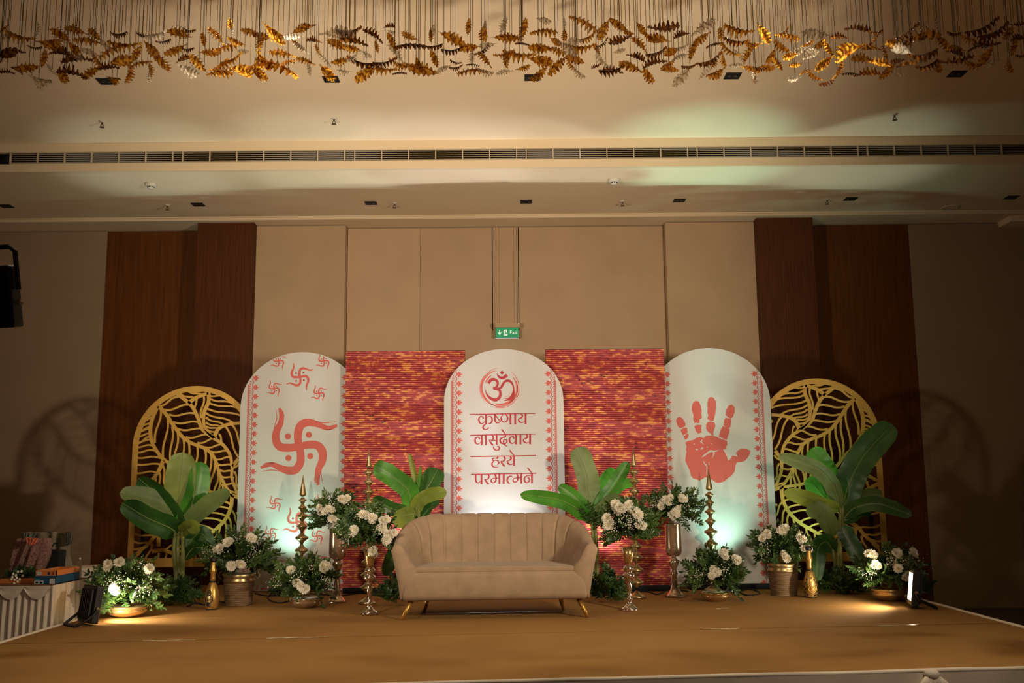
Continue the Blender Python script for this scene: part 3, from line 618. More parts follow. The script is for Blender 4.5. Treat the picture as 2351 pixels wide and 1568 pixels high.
verse((1070, 930), [([(135, 960), (2205, 922)], 26), blob_va(0, 0), V(495, 955, 1270), V(632, 955, 1270),
    ([(838, 960), (866, 1030), (852, 1095), (832, 1130)], [34, 46, 40, 26]), ([(722, 1115), (935, 1120)], 24), ([(735, 1118), (790, 1200), (832, 1255), (872, 1250)], [28, 46, 46, 16]), V(970, 950, 1262),
    ([(870, 1312), (880, 1370), (930, 1422), (1000, 1434), (1052, 1395), (1055, 1342), (1012, 1312), (975, 1324)], [20, 38, 34, 26, 40, 40, 24, 14]),
    ([(1255, 945), (1240, 1010), (1175, 1028), (1102, 1062), (1080, 1130), (1110, 1200), (1180, 1235), (1250, 1220), (1300, 1160), (1285, 1108), (1230, 1092), (1190, 1130), (1196, 1220), (1242, 1272), (1298, 1306)], [44, 40, 24, 38, 46, 40, 26, 26, 40, 34, 24, 40, 40, 36, 22]),
    ([(1128, 768), (1185, 840), (1250, 940)], [38, 36, 24]), blob_va(1093, -18), V(1590, 938, 1250), V(1727, 936, 1248), ya(156, 648), V(2035, 928, 1246)], 'verse_line')
verse((1070, 1025), [([(140, 325), (2220, 287)], 26), ([(1000, 310), (998, 372), (930, 368), (850, 385), (845, 432), (885, 458)], [44, 42, 24, 38, 36, 20]),
    ([(875, 455), (950, 440), (1020, 468), (1040, 528), (985, 572)], [20, 22, 36, 42, 24]), ([(885, 450), (828, 530), (830, 600), (880, 650), (950, 668), (1025, 652)], [20, 44, 44, 32, 24, 10])]
    + ra(0, 0) + [ya(-355, 20), V(1522, 285, 615), ([(1385, 115), (1440, 190), (1528, 290)], [38, 34, 24])], 'verse_line')
verse((1070, 1025), [([(155, 888), (2235, 852)], 26), ([(305, 885), (305, 1040), (325, 1120), (375, 1155), (430, 1135), (485, 1070)], [50, 48, 44, 28, 20, 10]), V(490, 880, 1205)]
    + ra(-508, 572) + [([(905, 876), (945, 960), (950, 1040), (930, 1110), (870, 1158), (812, 1130), (795, 1080), (830, 1030), (905, 1010), (1045, 1004)], [30, 46, 44, 36, 26, 36, 36, 24, 22, 22]), V(1058, 872, 1192), V(1195, 868, 1192, 54),
    ([(1500, 988), (1440, 946), (1370, 957), (1315, 1020), (1310, 1090), (1340, 1150), (1388, 1182)], [12, 24, 34, 46, 46, 40, 22]),
    ([(1610, 866), (1640, 940), (1645, 1020), (1620, 1090), (1565, 1140), (1507, 1115), (1490, 1062), (1530, 1020), (1600, 1000), (1742, 994)], [30, 46, 44, 36, 26, 36, 36, 24, 22, 22]), V(1755, 862, 1178),
    ([(2065, 935), (1940, 936), (1872, 980), (1850, 1050), (1880, 1130), (1940, 1150), (2000, 1110), (2016, 1050), (1990, 1002), (1945, 990)], [20, 24, 38, 46, 40, 26, 36, 44, 36, 20]),
    V(2092, 858, 1172), ([(1952, 675), (2010, 750), (2098, 860)], [38, 36, 26])], 'verse_line')

# --- palm print (right arch)
hp = Print(YA - 0.0006, (1530, 890), 6.818, inR)
for P in ([(150, 520), (165, 475), (205, 455), (250, 478), (285, 530), (302, 575), (285, 612), (215, 638), (175, 595)],
          [(220, 662), (255, 640), (320, 620), (332, 700), (262, 752)], [(275, 765), (330, 712), (350, 735), (335, 790), (300, 810), (280, 795)],
          [(395, 310), (415, 240), (460, 205), (510, 222), (540, 290), (552, 370), (545, 400), (556, 475), (520, 495), (520, 550), (485, 560), (470, 545), (440, 555), (420, 500), (422, 420), (400, 360)],
          [(437, 605), (480, 582), (550, 585), (545, 660), (550, 700), (500, 720), (465, 690)],
          [(640, 250), (655, 175), (695, 143), (745, 165), (775, 220), (778, 290), (770, 360), (768, 400), (755, 450), (740, 518), (690, 522), (640, 485), (655, 430), (640, 390), (645, 330)],
          [(622, 580), (645, 540), (700, 530), (750, 545), (768, 590), (752, 650), (735, 700), (740, 750), (705, 745), (690, 720), (640, 680), (620, 640)],
          [(925, 425), (940, 340), (975, 280), (1030, 268), (1070, 310), (1070, 380), (1040, 460), (1010, 485), (960, 462)],
          [(905, 500), (930, 470), (1012, 490), (1015, 540), (1000, 620), (960, 640), (895, 590)], [(820, 765), (850, 660), (885, 602), (950, 625), (992, 650), (985, 700), (955, 790), (945, 818), (880, 790)]):
    hp.poly(P)
hp.build('finger_print', M['print'], aR)
pp = Print(YA - 0.0006, (1530, 890), 6.818, inR)
palm = [(297, 860), (340, 835), (415, 820), (470, 785), (530, 770), (580, 790), (620, 755), (690, 750), (760, 760), (830, 785), (900, 815), (945, 830), (955, 890), (935, 925), (945, 960), (885, 970), (920, 1020), (950, 1090), (965, 1140), (1000, 1120), (1030, 1065), (1075, 1068), (1115, 1090), (1105, 1050), (1088, 1020), (1130, 975), (1190, 955), (1260, 962), (1315, 990), (1305, 1040), (1270, 1100), (1220, 1150), (1170, 1165), (1100, 1170), (1080, 1230), (1070, 1310), (1020, 1380), (960, 1420), (900, 1470), (830, 1492), (770, 1485), (730, 1450), (690, 1430), (640, 1412), (600, 1400), (580, 1425), (540, 1440), (520, 1458), (480, 1440), (420, 1420), (385, 1380), (360, 1290), (320, 1200), (295, 1140), (305, 1060), (315, 1000), (305, 970), (315, 920)]
pp.poly(palm); pp.build('palm_print', M['print'], aR)
cr = Print(YA - 0.0009, (1530, 890), 6.818, inR)
for P, wd in (([(555, 1088), (600, 1055), (660, 1012), (700, 990), (740, 1000), (815, 980)], [8, 26, 24, 28, 26, 8]), ([(745, 1015), (735, 1060), (710, 1100)], [22, 12, 4]), ([(580, 1150), (605, 1200), (632, 1230), (628, 1370)], [8, 18, 14, 6]), ([(668, 1165), (665, 1210)], 8),
              ([(535, 855), (560, 810)], [30, 6]), ([(540, 840), (575, 885)], [24, 6]), ([(455, 962), (495, 975)], 14), ([(530, 965), (572, 945)], [8, 38]), ([(800, 775), (900, 810)], [6, 14])): cr.stroke(P, wd, 4)
for c in ((437, 882), (705, 880), (640, 928)): cr.disc(c, 9, n=8)
cr.build('print_creases', M['cloth'], aR)

# ------------------------------------------------------------------ red reed screens
def reed_mat():
    ma = bpy.data.materials.new('dyed_reed'); ma.use_nodes = True; nt = ma.node_tree; b = nt.nodes['Principled BSDF']; b.inputs['Roughness'].default_value = 0.6
    g = nt.nodes.new('ShaderNodeNewGeometry'); oi = nt.nodes.new('ShaderNodeObjectInfo'); sx = nt.nodes.new('ShaderNodeSeparateXYZ'); nt.links.new(g.outputs['Position'], sx.inputs[0])
    def math_(op, a, bb, c=None):
        n = nt.nodes.new('ShaderNodeMath'); n.operation = op
        for i, v in enumerate((a, bb, c)):
            if v is None: continue
            if isinstance(v, (int, float)): n.inputs[i].default_value = v
            else: nt.links.new(v, n.inputs[i])
        return n.outputs[0]
    def noise_at(kx, kz, kr, sc):
        cx = nt.nodes.new('ShaderNodeCombineXYZ'); nt.links.new(math_('MULTIPLY', sx.outputs[0], kx), cx.inputs[0]); nt.links.new(math_('MULTIPLY', sx.outputs[2], kz), cx.inputs[2])
        nt.links.new(math_('MULTIPLY', oi.outputs['Random'], kr), cx.inputs[1])
        n = nt.nodes.new('ShaderNodeTexNoise'); n.inputs['Scale'].default_value = sc; n.inputs['Detail'].default_value = 2; nt.links.new(cx.outputs[0], n.inputs['Vector']); return n.outputs['Fac']
    a = noise_at(8.0, 30.0, 0.8, 1.0); c = noise_at(13, 0, 60, 1.0)
    f = math_('MULTIPLY_ADD', c, 0.62, math_('MULTIPLY', a, 0.5))
    r = nt.nodes.new('ShaderNodeValToRGB'); nt.links.new(f, r.inputs[0]); e = r.color_ramp.elements
    e[0].position = 0.40; e[0].color = (*lin((136, 36, 44)), 1); e[1].position = 0.645; e[1].color = (*lin((214, 138, 72)), 1)
    k = r.color_ramp.elements.new(0.55); k.color = (*lin((170, 58, 60)), 1); k = r.color_ramp.elements.new(0.60); k.color = (*lin((184, 74, 64)), 1)
    nt.links.new(r.outputs[0], b.inputs['Base Color']); return ma
M['reed'] = reed_mat()
M['knot'] = mat('dark_reed_knot', (58, 14, 18), 0.7)
def reed_screen(x0, x1, label, seed):
    t = thing('reed_screen', label, 'backdrop', ((x0 + x1) / 2, YR, 0), 'red reed backdrop screens'); xc = (x0 + x1) / 2; W = x1 - x0; rr = random.Random(seed)
    NS = 118; ph = 2.425 / NS
    me = MB().add([(-W / 2, 0, -0.45), (-W / 2, -1, -0.25), (-W / 2, -1, 0.25), (-W / 2, 0, 0.45), (W / 2, 0, -0.45), (W / 2, -1, -0.25), (W / 2, -1, 0.25), (W / 2, 0, 0.45)],
                  [(0, 1, 5, 4), (1, 2, 6, 5), (2, 3, 7, 6), (0, 3, 2, 1), (4, 5, 6, 7), (3, 0, 4, 7)]).mesh('reed', M['reed'])
    for k in range(NS):
        z = 0.02 + ph * (k + 0.5)
        link('reed', me, t, Matrix.Translation((xc + rr.uniform(-0.004, 0.004), YR, z)) @ Matrix.Rotation(rr.uniform(-0.0016, 0.0016), 4, 'Y') @ Matrix.Diagonal((1, rr.uniform(0.006, 0.010), ph * 1.02, 1)))
    MB().box(x0 + 0.005, x1 - 0.005, YR + 0.001, YR + 0.012, 0.01, 2.445).build('backing', mat('reed_backing', (92, 22, 24), 0.8), t)
    MB().box(x0, x1, YR + 0.012, YR + 0.03, 2.43, TOPZ + 0.003).box(x0, x0 + 0.03, YR + 0.012, YR + 0.035, 0, 2.44).box(x1 - 0.03, x1, YR + 0.012, YR + 0.035, 0, 2.44).build('frame', M['blackmatt'], t)
    mb = MB()
    for q in range(7):   # wandering lines of dark knots
        x = rr.uniform(x0, x1); z = rr.uniform(0.6, 2.3); d = rr.choice((-1, 1))
        for _ in range(rr.randint(5, 11)):
            x += d * rr.uniform(0.02, 0.05); z -= rr.choice((1, 1, 1, -0.4)) * ph * rr.choice((1, 2))
            if rr.random() < 0.15: d = -d
            if x0 + 0.03 < x < x1 - 0.03 and 0.1 < z < 2.38:
                mb.box(x - 0.009, x + 0.009, YR - 0.0125, YR - 0.008, z - 0.006, z + 0.006)
    for _ in range(40):
        x, z = rr.uniform(x0 + 0.03, x1 - 0.03), rr.uniform(0.2, 2.4); mb.box(x - 0.007, x + 0.007, YR - 0.0125, YR - 0.008, z - 0.005, z + 0.005)
    mb.build('knots', M['knot'], t)['kind'] = 'stuff'
reed_screen(-1.728, -0.49, 'red and orange reed screen between swastika arch and centre arch', 3)
reed_screen(0.345, 1.577, 'red and orange reed screen between centre arch and palm print arch', 5)

# ------------------------------------------------------------------ golden cut-out leaf screens
STEMS = [[(285, 210), (350, 280), (410, 370), (480, 460), (560, 515), (640, 545), (710, 590), (750, 660), (780, 760), (830, 860), (880, 930)],
         [(430, 110), (470, 140), (560, 220), (610, 320), (640, 400), (720, 465), (800, 520), (860, 600), (880, 700), (880, 800), (925, 920)],
         [(690, 100), (692, 180), (655, 270), (655, 370), (690, 430), (735, 470)], [(735, 470), (770, 400), (840, 365), (960, 350)],
         [(285, 215), (240, 320), (225, 420), (245, 520), (310, 620), (380, 680), (440, 760), (560, 820), (700, 900), (880, 930)], [(530, 195), (590, 150), (690, 112)],
         [(330, 650), (300, 720), (270, 770), (230, 810), (110, 880)], [(880, 930), (870, 1030), (820, 1130), (740, 1210), (680, 1248), (580, 1305), (470, 1365), (400, 1440)],
         [(100, 900), (250, 985), (350, 1080), (400, 1170), (430, 1290), (470, 1365)], [(380, 1180), (270, 1250), (210, 1320), (100, 1410)], [(240, 1380), (330, 1370), (420, 1405), (500, 1450)],
         [(290, 1260), (290, 1340)], [(930, 640), (885, 700)], [(960, 560), (1020, 760), (1000, 960), (1040, 1180), (980, 1400)], [(880, 930), (1000, 980), (1100, 1100)]]
RIBS = '''300,215,430,150 345,245,530,210 385,285,575,280 420,345,605,350 455,400,650,405 520,465,690,450 610,510,740,480 670,545,800,530 720,580,835,580 750,640,855,630 770,680,865,690 790,730,870,740 800,780,875,790 820,840,890,840 850,880,915,920
310,240,265,490 365,320,330,610 400,390,390,650 445,440,415,690 490,480,480,740 530,500,530,780 600,540,580,800 665,575,650,830 710,610,690,860 740,680,700,880 765,760,740,930 780,800,775,930 800,850,810,900
275,230,225,270 260,265,205,300 245,310,180,330 235,360,160,365 228,400,140,415 225,440,130,455 240,490,120,500 215,390,150,412 215,465,140,505 240,535,112,540 260,575,110,580 300,632,108,622 320,690,106,675 270,750,104,745 260,770,265,890 290,740,310,880 325,700,345,840
590,165,585,240 650,140,635,290 700,130,790,140 705,155,880,200 695,190,935,240 680,235,960,300 670,270,870,345 680,310,800,365 680,350,780,385 680,380,760,400 690,410,745,430 780,450,800,505 830,385,925,610 885,375,965,560 470,120,580,160 540,100,640,130 560,95,660,100 930,680,890,720 900,750,925,850
860,1000,700,960 870,1045,640,1000 835,1100,600,1040 800,1140,560,1090 740,1215,520,1130 660,1255,480,1190 590,1300,450,1250 880,1060,925,1150 850,1110,890,1230 820,1150,840,1290 780,1190,740,1300 680,1255,630,1400 610,1295,590,1420 540,1330,560,1450 500,1350,510,1460
100,1235,270,1265 100,1300,215,1320 95,1360,180,1350 100,1440,140,1390 235,1330,190,1450 300,1255,370,1235 320,1372,410,1330 290,1400,270,1480 350,1380,340,1480 410,1410,400,1480 130,990,330,1050 110,1060,370,1110 105,1130,395,1170 180,950,190,900 250,985,260,890 340,1070,420,950 370,1110,500,960 400,1170,520,1030
960,400,1060,480 980,620,1110,640 1010,760,1110,770 1010,880,1110,900 1000,1000,930,1060 1030,1150,940,1200 1030,1200,1110,1260 1010,1300,920,1340 1000,1350,1100,1420'''
def leaf_screen(side, label):
    def mp(p):
        if side < 0: return PY(280 + p[0] / 3.483, 870 + p[1] / 3.483, YJ)
        return PY(1760 + (1000 - p[0]) / 3.483, 850 + (p[1] + 5) / 3.483, YJ)
    cx = -3.335 if side < 0 else 3.205; hw = 0.645; top = 2.118 if side < 0 else 2.14; rise = 0.64; z0 = 0.25
    t = thing('leaf_screen', label, 'screen', (cx, YJ, 0), 'golden cut-out leaf screens')
    TH = 0.014
    o = arch_outline(cx, hw, top, rise, z0, 48); i_ = arch_outline(cx, hw - 0.058, top - 0.055, rise - 0.052, z0 + 0.09, 48); n = len(o)
    mb = MB()
    vs = [(x, YJ, z) for x, z in o] + [(x, YJ, z) for x, z in i_] + [(x, YJ + TH, z) for x, z in o] + [(x, YJ + TH, z) for x, z in i_]; fs = []
    for k in range(n):
        j = (k + 1) % n; fs += [(k, j, n + j, n + k), (2 * n + k, 3 * n + k, 3 * n + j, 2 * n + j), (k, 2 * n + k, 2 * n + j, j), (n + k, n + j, 3 * n + j, 3 * n + k)]
    mb.add(vs, fs).build('arch_frame', M['gold'], t, clean=True)
    def inside(p): return abs(p.x - cx) < hw - 0.012 and p.z > z0 + 0.02 and (p.z < top - rise or ((p.x - cx) / (hw - 0.012)) ** 2 + ((p.z - top + rise) / (rise - 0.012)) ** 2 < 1)
    def solid(mb, pts, wd, n, lift):
        L, R = stroke(pts, wd, n); q = [(mp(a), mp(b)) for a, b in zip(L, R)]; run = []
        def flush():
            if len(run) > 1:
                vs = []; fs = []
                for a, b in run:
                    vs += [a + Vector((0, lift, 0)), b + Vector((0, lift, 0)), a + Vector((0, TH - lift, 0)), b + Vector((0, TH - lift, 0))]
                for k in range(len(run) - 1):
                    a = 4 * k; b = a + 4; fs += [(a, a + 1, b + 1, b), (a + 2, b + 2, b + 3, a + 3), (a, b, b + 2, a + 2), (a + 1, a + 3, b + 3, b + 1)]
                fs += [(0, 2, 3, 1), (4 * len(run) - 4, 4 * len(run) - 3, 4 * len(run) - 1, 4 * len(run) - 2)]
                mb.add(vs, fs)
            run.clear()
        for a, b in q:
            if inside(a) and inside(b): run.append((a, b))
            else: flush()
        flush()
    for k, S in enumerate(STEMS):
        mb = MB(); solid(mb, S, [30 - 9 * j / len(S) for j in range(len(S))], 6, 0.0006); mb.build('leaf_vein', M['gold'], t, clean=True)
    for k, r in enumerate(RIBS.split()):
        mb = MB()
        x0, y0, x1, y1 = map(float, r.split(',')); dx, dy = x1 - x0, y1 - y0; l = math.hypot(dx, dy); x0 -= dx / l * 10; y0 -= dy / l * 10; dx *= 1 + 32 / l; dy *= 1 + 32 / l; l = math.hypot(dx, dy); nx, ny = -dy / l, dx / l; A = min(9, l * 0.05)
        sg = 1 if abs(dx) > abs(dy) else -1
        P = [(x0 + dx * s + nx * A * sg * math.sin(6.283 * s), y0 + dy * s + ny * A * sg * math.sin(6.283 * s)) for s in (0, 0.17, 0.33, 0.5, 0.67, 0.83, 1)]
        solid(mb, P, [18, 15, 14, 14, 14, 15, 17], 3, 0.0012 + 0.0001 * (k % 5))
        if mb.v: mb.build('leaf_rib', M['gold'], t, clean=True)
    for sx in (-0.5, 0.5):
        MB().box(cx + sx - 0.02, cx + sx + 0.02, YJ + TH, YJ + 0.05, 0, 1.0).box(cx + sx - 0.02, cx + sx + 0.02, YJ - 0.06, YJ + 0.32, 0, 0.03).build('stand_leg', M['blackmatt'], t)
leaf_screen(-1, 'golden arched leaf cut-out screen at the left end')
leaf_screen(1, 'golden arched leaf cut-out screen at the right end')

# ================================================================== SOFA
def sofa():
    fl, fr = PZ(923, 1424), PZ(1350, 1418)
    mid = (fl + fr) / 2; k = (fr.x - fl.x) / 1.47; ang = math.atan2(fr.y - fl.y, fr.x - fl.x)
    T = Matrix.Translation(mid) @ Matrix.Rotation(ang, 4, 'Z') @ Matrix.Scale(k, 4)
    t = thing('sofa', 'taupe velvet tub sofa with channelled back and gold splayed legs', 'sofa', mid)
    path = smooth_path([(-0.70, -0.005), (-0.70, 0.20), (-0.695, 0.38), (-0.65, 0.53), (-0.56, 0.63), (-0.43, 0.68), (-0.22, 0.695), (0, 0.70), (0.22, 0.695), (0.43, 0.68), (0.56, 0.63), (0.65, 0.53), (0.695, 0.38), (0.70, 0.20), (0.70, -0.005)], 14)
    d = [0.0]
    for i in range(1, len(path)): d.append(d[-1] + math.hypot(path[i][0] - path[i - 1][0], path[i][1] - path[i - 1][1]))
    tot = d[-1]
    seams = [tot / 2 + 0.142 * (j - 5) for j in range(0, 11)]
    N = 300; rows = []
    def at(s):
        for i in range(1, len(d)):
            if d[i] >= s - 1e-9:
                f = (s - d[i - 1]) / max(1e-9, d[i] - d[i - 1]); a, b = path[i - 1], path[i]
                tx, ty = b[0] - a[0], b[1] - a[1]; l = math.hypot(tx, ty); return a[0] + tx * f, a[1] + ty * f, tx / l, ty / l
    def section(s, sc=1.0, fwd=0.0):
        x, y, tx, ty = at(s); nx, ny = -ty, tx       # outward (left of travel is -x side first)
        e = min(s, tot - s); q = max(0, min(1, (e - 0.02) / 0.78)); q = q * q * (3 - 2 * q)
        h = 0.585 + 0.225 * q; fl_ = 0.072 - 0.03 * q
        g = sum(math.exp(-((s - c) / 0.009) ** 2) for c in seams) * 0.012
        pf = 0.006 * (1 - g / 0.012)
        P = [(0.05, 0.152), (0.052 + 0.3 * fl_, 0.152 + 0.35 * (h - 0.15)), (0.056 + 0.75 * fl_, h - 0.11), (0.054 + fl_, h - 0.05), (0.035 + fl_, h - 0.014 - g * 0.3), (fl_ + 0.005, h - g * 0.6), (-0.028 + fl_, h - 0.012 - g * 0.8),
             (-0.058 + fl_ + g, h - 0.05 - g * 0.5), (-0.072 + 0.8 * fl_ + g - pf, h - 0.12), (-0.078 + 0.5 * fl_ + g - pf, 0.40 + 0.35 * (h - 0.5)), (-0.082 + 0.15 * fl_ + g - pf, 0.40), (-0.085, 0.30), (-0.02, 0.20)]
        co = sum(p[0] for p in P) / len(P); cz = sum(p[1] for p in P) / len(P)
        return [Vector((x - nx * 0 + nx * (co + (o - co) * sc) + tx * fwd, y + ny * (co + (o - co) * sc) + ty * fwd, cz + (z - cz) * sc)) for o, z in P]
    rings = [section(0.0, 0.25, -0.042), section(0.0, 0.62, -0.036), section(0.0, 0.88, -0.022), section(0.0, 0.97, -0.010)]
    rings += [section(tot * i / N) for i in range(N + 1)]
    rings += [section(tot, 0.97, 0.010), section(tot, 0.88, 0.022), section(tot, 0.62, 0.036), section(tot, 0.25, 0.042)]
    n = len(rings[0]); vs = [T @ v for r in rings for v in r]; fs = []
    for i in range(len(rings) - 1):
        for j in range(n): a = i * n + j; b = i * n + (j + 1) % n; fs.append((a, b, b + n, a + n))
    fs += [tuple(range(n)), tuple((len(rings) - 1) * n + j for j in range(n - 1, -1, -1))]
    MB().add(vs, fs).build('backrest_shell', M['velvet'], t, smooth=True, clean=True)
    def rbox(nm, x0, x1, y0, y1, z0, z1, bev, crown=0.0, bow=0.0):
        mb = MB(); nx, ny = 24, 8; mb.box(x0, x1, y0, y1, z0, z1)
        me = mb.mesh(nm, M['velvet'], True, bev, 4)
        bm = bmesh.new(); bm.from_mesh(me); bmesh.ops.subdivide_edges(bm, edges=[e for e in bm.edges if e.calc_length() > 0.15], cuts=9, use_grid_fill=True)
        for v in bm.verts:
            u = (v.co.x - x0) / (x1 - x0) * 2 - 1; w_ = (v.co.y - y0) / (y1 - y0) * 2 - 1
            if v.co.z > (z0 + z1) / 2: v.co.z += crown * (1 - u * u) * (1 - 0.5 * w_ * w_) + 0.003 * noise.noise(v.co * 5)
            if v.co.y < (y0 + y1) / 2: v.co.y -= bow * (1 - ((v.co.z - z0) / (z1 - z0) * 2 - 1) ** 2)
            v.co = T @ v.co
        bm.to_mesh(me); bm.free()
        for p in me.polygons: p.use_smooth = True
        return link(nm, me, t)
    rbox('seat_base', -0.735, 0.735, -0.03, 0.70, 0.147, 0.372, 0.05, 0.004, 0.018)
    rbox('seat_cushion', -0.635, 0.635, -0.02, 0.64, 0.365, 0.402, 0.014, 0.012, 0.0)
    for sx in (-1, 1):
        for (tx_, ty_, fx, fy) in ((0.668, 0.06, 0.735, 0.0), (0.545, 0.43, 0.585, 0.47)):
            MB().tube([T @ Vector((sx * tx_, ty_, 0.155)), T @ Vector((sx * (tx_ + fx) / 2, (ty_ + fy) / 2, 0.077)), T @ Vector((sx * fx, fy, 0.0))], [0.024 * k, 0.018 * k, 0.011 * k], 14).build('leg', M['goldleg'], t, smooth=True)
sofa()

# ================================================================== FOLIAGE, FLOWERS AND VESSELS
def sprig_mesh(seed, ma, pairs=9, ln=0.2, wd=0.075, droop=0.25):
    rr = random.Random(seed); mb = MB()
    pts = [Vector((0.10 * math.sin(2.0 * t + seed), droop * t * t, t)) for t in [i / 8 for i in range(9)]]
    mb.tube(pts, [0.012 - 0.008 * i / 8 for i in range(9)], 4, False)
    def leaf(p, d, up, l, w_):
        d = d.normalized(); s = d.cross(up).normalized(); nn = s.cross(d)
        a = p; m1 = p + d * (l * 0.3); m2 = p + d * (l * 0.65); e = p + d * l - nn * (l * 0.12)
        mb.add([a, m1 + s * w_ * 0.8 + nn * w_ * 0.25, m2 + s * w_ * 0.7 + nn * w_ * 0.2, e, m2 - s * w_ * 0.7 + nn * w_ * 0.2, m1 - s * w_ * 0.8 + nn * w_ * 0.25, m1, m2],
               [(0, 6, 1), (6, 7, 2, 1), (7, 3, 2), (0, 5, 6), (6, 5, 4, 7), (7, 4, 3)])
    for i in range(pairs):
        t = 0.22 + 0.74 * i / (pairs - 1); k = t * 8; p = pts[int(k)].lerp(pts[min(8, int(k) + 1)], k % 1)
        for sd in (-1, 1):
            a = rr.uniform(0, 6.28); d = Vector((sd * (0.75 + 0.2 * rr.random()), 0.5 * math.sin(a) * 0.9, 0.55 + 0.3 * rr.random()))
            leaf(p, d, Vector((0.2 * math.cos(a), 1, 0.1)), ln * (1.05 - 0.35 * t) * rr.uniform(0.85, 1.15), wd * rr.uniform(0.8, 1.1) * (1.05 - 0.3 * t))
    leaf(pts[-1], Vector((0.1, 0.3, 1)), Vector((1, 0.3, 0)), ln * 0.8, wd * 0.8)
    return mb.mesh('leaf_sprig', ma)
SPR = [sprig_mesh(1, M['sprig'], 9, 0.27, 0.085), sprig_mesh(2, M['sprig'], 10, 0.25, 0.075, 0.35), sprig_mesh(3, M['sprig2'], 9, 0.27, 0.08, 0.3), sprig_mesh(4, M['sprig2'], 11, 0.2, 0.06, 0.15)]
def bloom_mesh(seed):
    rr = random.Random(seed); mb = MB()
    for lay, (n, l, el) in enumerate(((16, 1.0, 12), (14, 0.92, 30), (12, 0.78, 50), (8, 0.55, 68))):
        for k in range(n):
            a = 6.283 * (k + 0.5 * (lay % 2)) / n + rr.uniform(-0.1, 0.1); e = math.radians(el + rr.uniform(-8, 8)); L = l * rr.uniform(0.9, 1.08)
            d = Vector((math.cos(a) * math.cos(e), math.sin(a) * math.cos(e), math.sin(e))); s = Vector((-math.sin(a), math.cos(a), 0)); u = Vector((0, 0, 0.10 * L))
            mb.add([d * 0.05, d * (L * 0.45) + s * 0.10, d * (L * 0.85) + s * 0.13 + u, d * L + u * 0.6, d * (L * 0.85) - s * 0.13 + u, d * (L * 0.45) - s * 0.10], [(0, 1, 5), (1, 2, 4, 5), (2, 3, 4)])
    return mb.mesh('bloom', M['petal'])
BLM = [bloom_mesh(1), bloom_mesh(2)]
CENT = MB().lathe([(0.0, 0.42), (0.10, 0.40), (0.16, 0.30), (0.12, 0.2)], n=10).mesh('bloom_centre', M['pollen'], True)
def orient(p, d, sc, roll=0.0):
    return Matrix.Translation(p) @ d.to_track_quat('Z', 'Y').to_matrix().to_4x4() @ Matrix.Rotation(roll, 4, 'Z') @ Matrix.Scale(sc, 4)
def greenery(t, c, rx, rz, n, seed, low=-0.25, ry=None, mix=(0, 1, 2, 3), lmin=0.6, hang=0.0):
    rr = random.Random(seed); ry = ry or rx * 0.8
    for i in range(n):
        z = low + (1.0 - low) * ((i + 0.5) / n); a = i * 2.39996 + rr.uniform(-0.4, 0.4); r = math.sqrt(max(0, 1 - z * z)) if z > 0 else math.sqrt(max(0, 1 - z * z))
        q = rr.uniform(0.8, 1.12)
        tip = c + Vector((rx * r * math.cos(a) * q, ry * r * math.sin(a) * q, rz * z * q - hang * r * rz))
        tip.z = max(tip.z, 0.05)
        base = c + (tip - c) * rr.uniform(0.02, 0.22) - Vector((0, 0, rz * 0.25 * (1 - abs(z))))
        base.z = max(base.z, 0.04); d = tip - base; L = d.length
        link('leaf_sprig', SPR[rr.choice(mix)], t, orient(base, d, L, rr.uniform(0, 6.28)) @ Matrix.Diagonal((min(1.3, 0.26 / L), min(1.3, 0.26 / L), 1, 1)))
def gyps(t, c, rx, rz, n, seed, cl=6):
    rr = random.Random(seed); mb = MB(); oct_ = [(1, 0, 0), (-1, 0, 0), (0, 1, 0), (0, -1, 0), (0, 0, 1), (0, 0, -1)]; of = [(0, 2, 4), (2, 1, 4), (1, 3, 4), (3, 0, 4), (2, 0, 5), (1, 2, 5), (3, 1, 5), (0, 3, 5)]
    for k in range(cl):
        a = rr.uniform(3.5, 5.9); z = rr.uniform(-0.3, 0.85); r = math.sqrt(1 - z * z)
        cc = c + Vector((rx * r * math.cos(a), rx * 0.8 * r * math.sin(a), rz * z)) * 0.98
        for _ in range(n // cl):
            p = cc + Vector((rr.gauss(0, 0.038), rr.gauss(0, 0.03), rr.gauss(0, 0.032))); s = rr.uniform(0.0032, 0.0062)
            mb.add([p + Vector(v) * s for v in oct_], of)
    mb.build('babys_breath', M['gyps'], t)['kind'] = 'stuff'
def blooms(t, c, ry, px, seed, r=0.041):
    rr = random.Random(seed)
    for x, y in px:
        for j in range(rr.choice((3, 3, 4))):
            Y = c.y - ry * rr.uniform(0.75, 1.0); p = PY(x + rr.uniform(-9, 9) * (j > 0), y + rr.uniform(-7, 7) * (j > 0), Y)
            d = (Vector((p.x - c.x, (p.y - c.y) - 0.10, p.z - c.z + 0.06))).normalized() + Vector((rr.uniform(-0.3, 0.3), -0.3, rr.uniform(-0.2, 0.3)))
            s = r * rr.uniform(0.85, 1.15); mtx = orient(p, d, s, rr.uniform(0, 6))
            b = link('bloom', rr.choice(BLM), t, mtx)
            cobj = link('bloom_centre', CENT, None); cobj.parent = b
def scale_at(p): return (p - CAM).dot(FW) / F
def vessel(t, cx, by, parts):
    """parts: (name, material, [(half width px, y px)...]) turned about the vertical axis through the base point"""
    b = PZ(cx, by); s = scale_at(b)
    for nm, ma, prof in parts:
        MB().lathe([(max(r, 0.0) * s, (by - y) * s) for r, y in prof], b, 32).build(nm, ma, t, smooth=True)
    return b, s
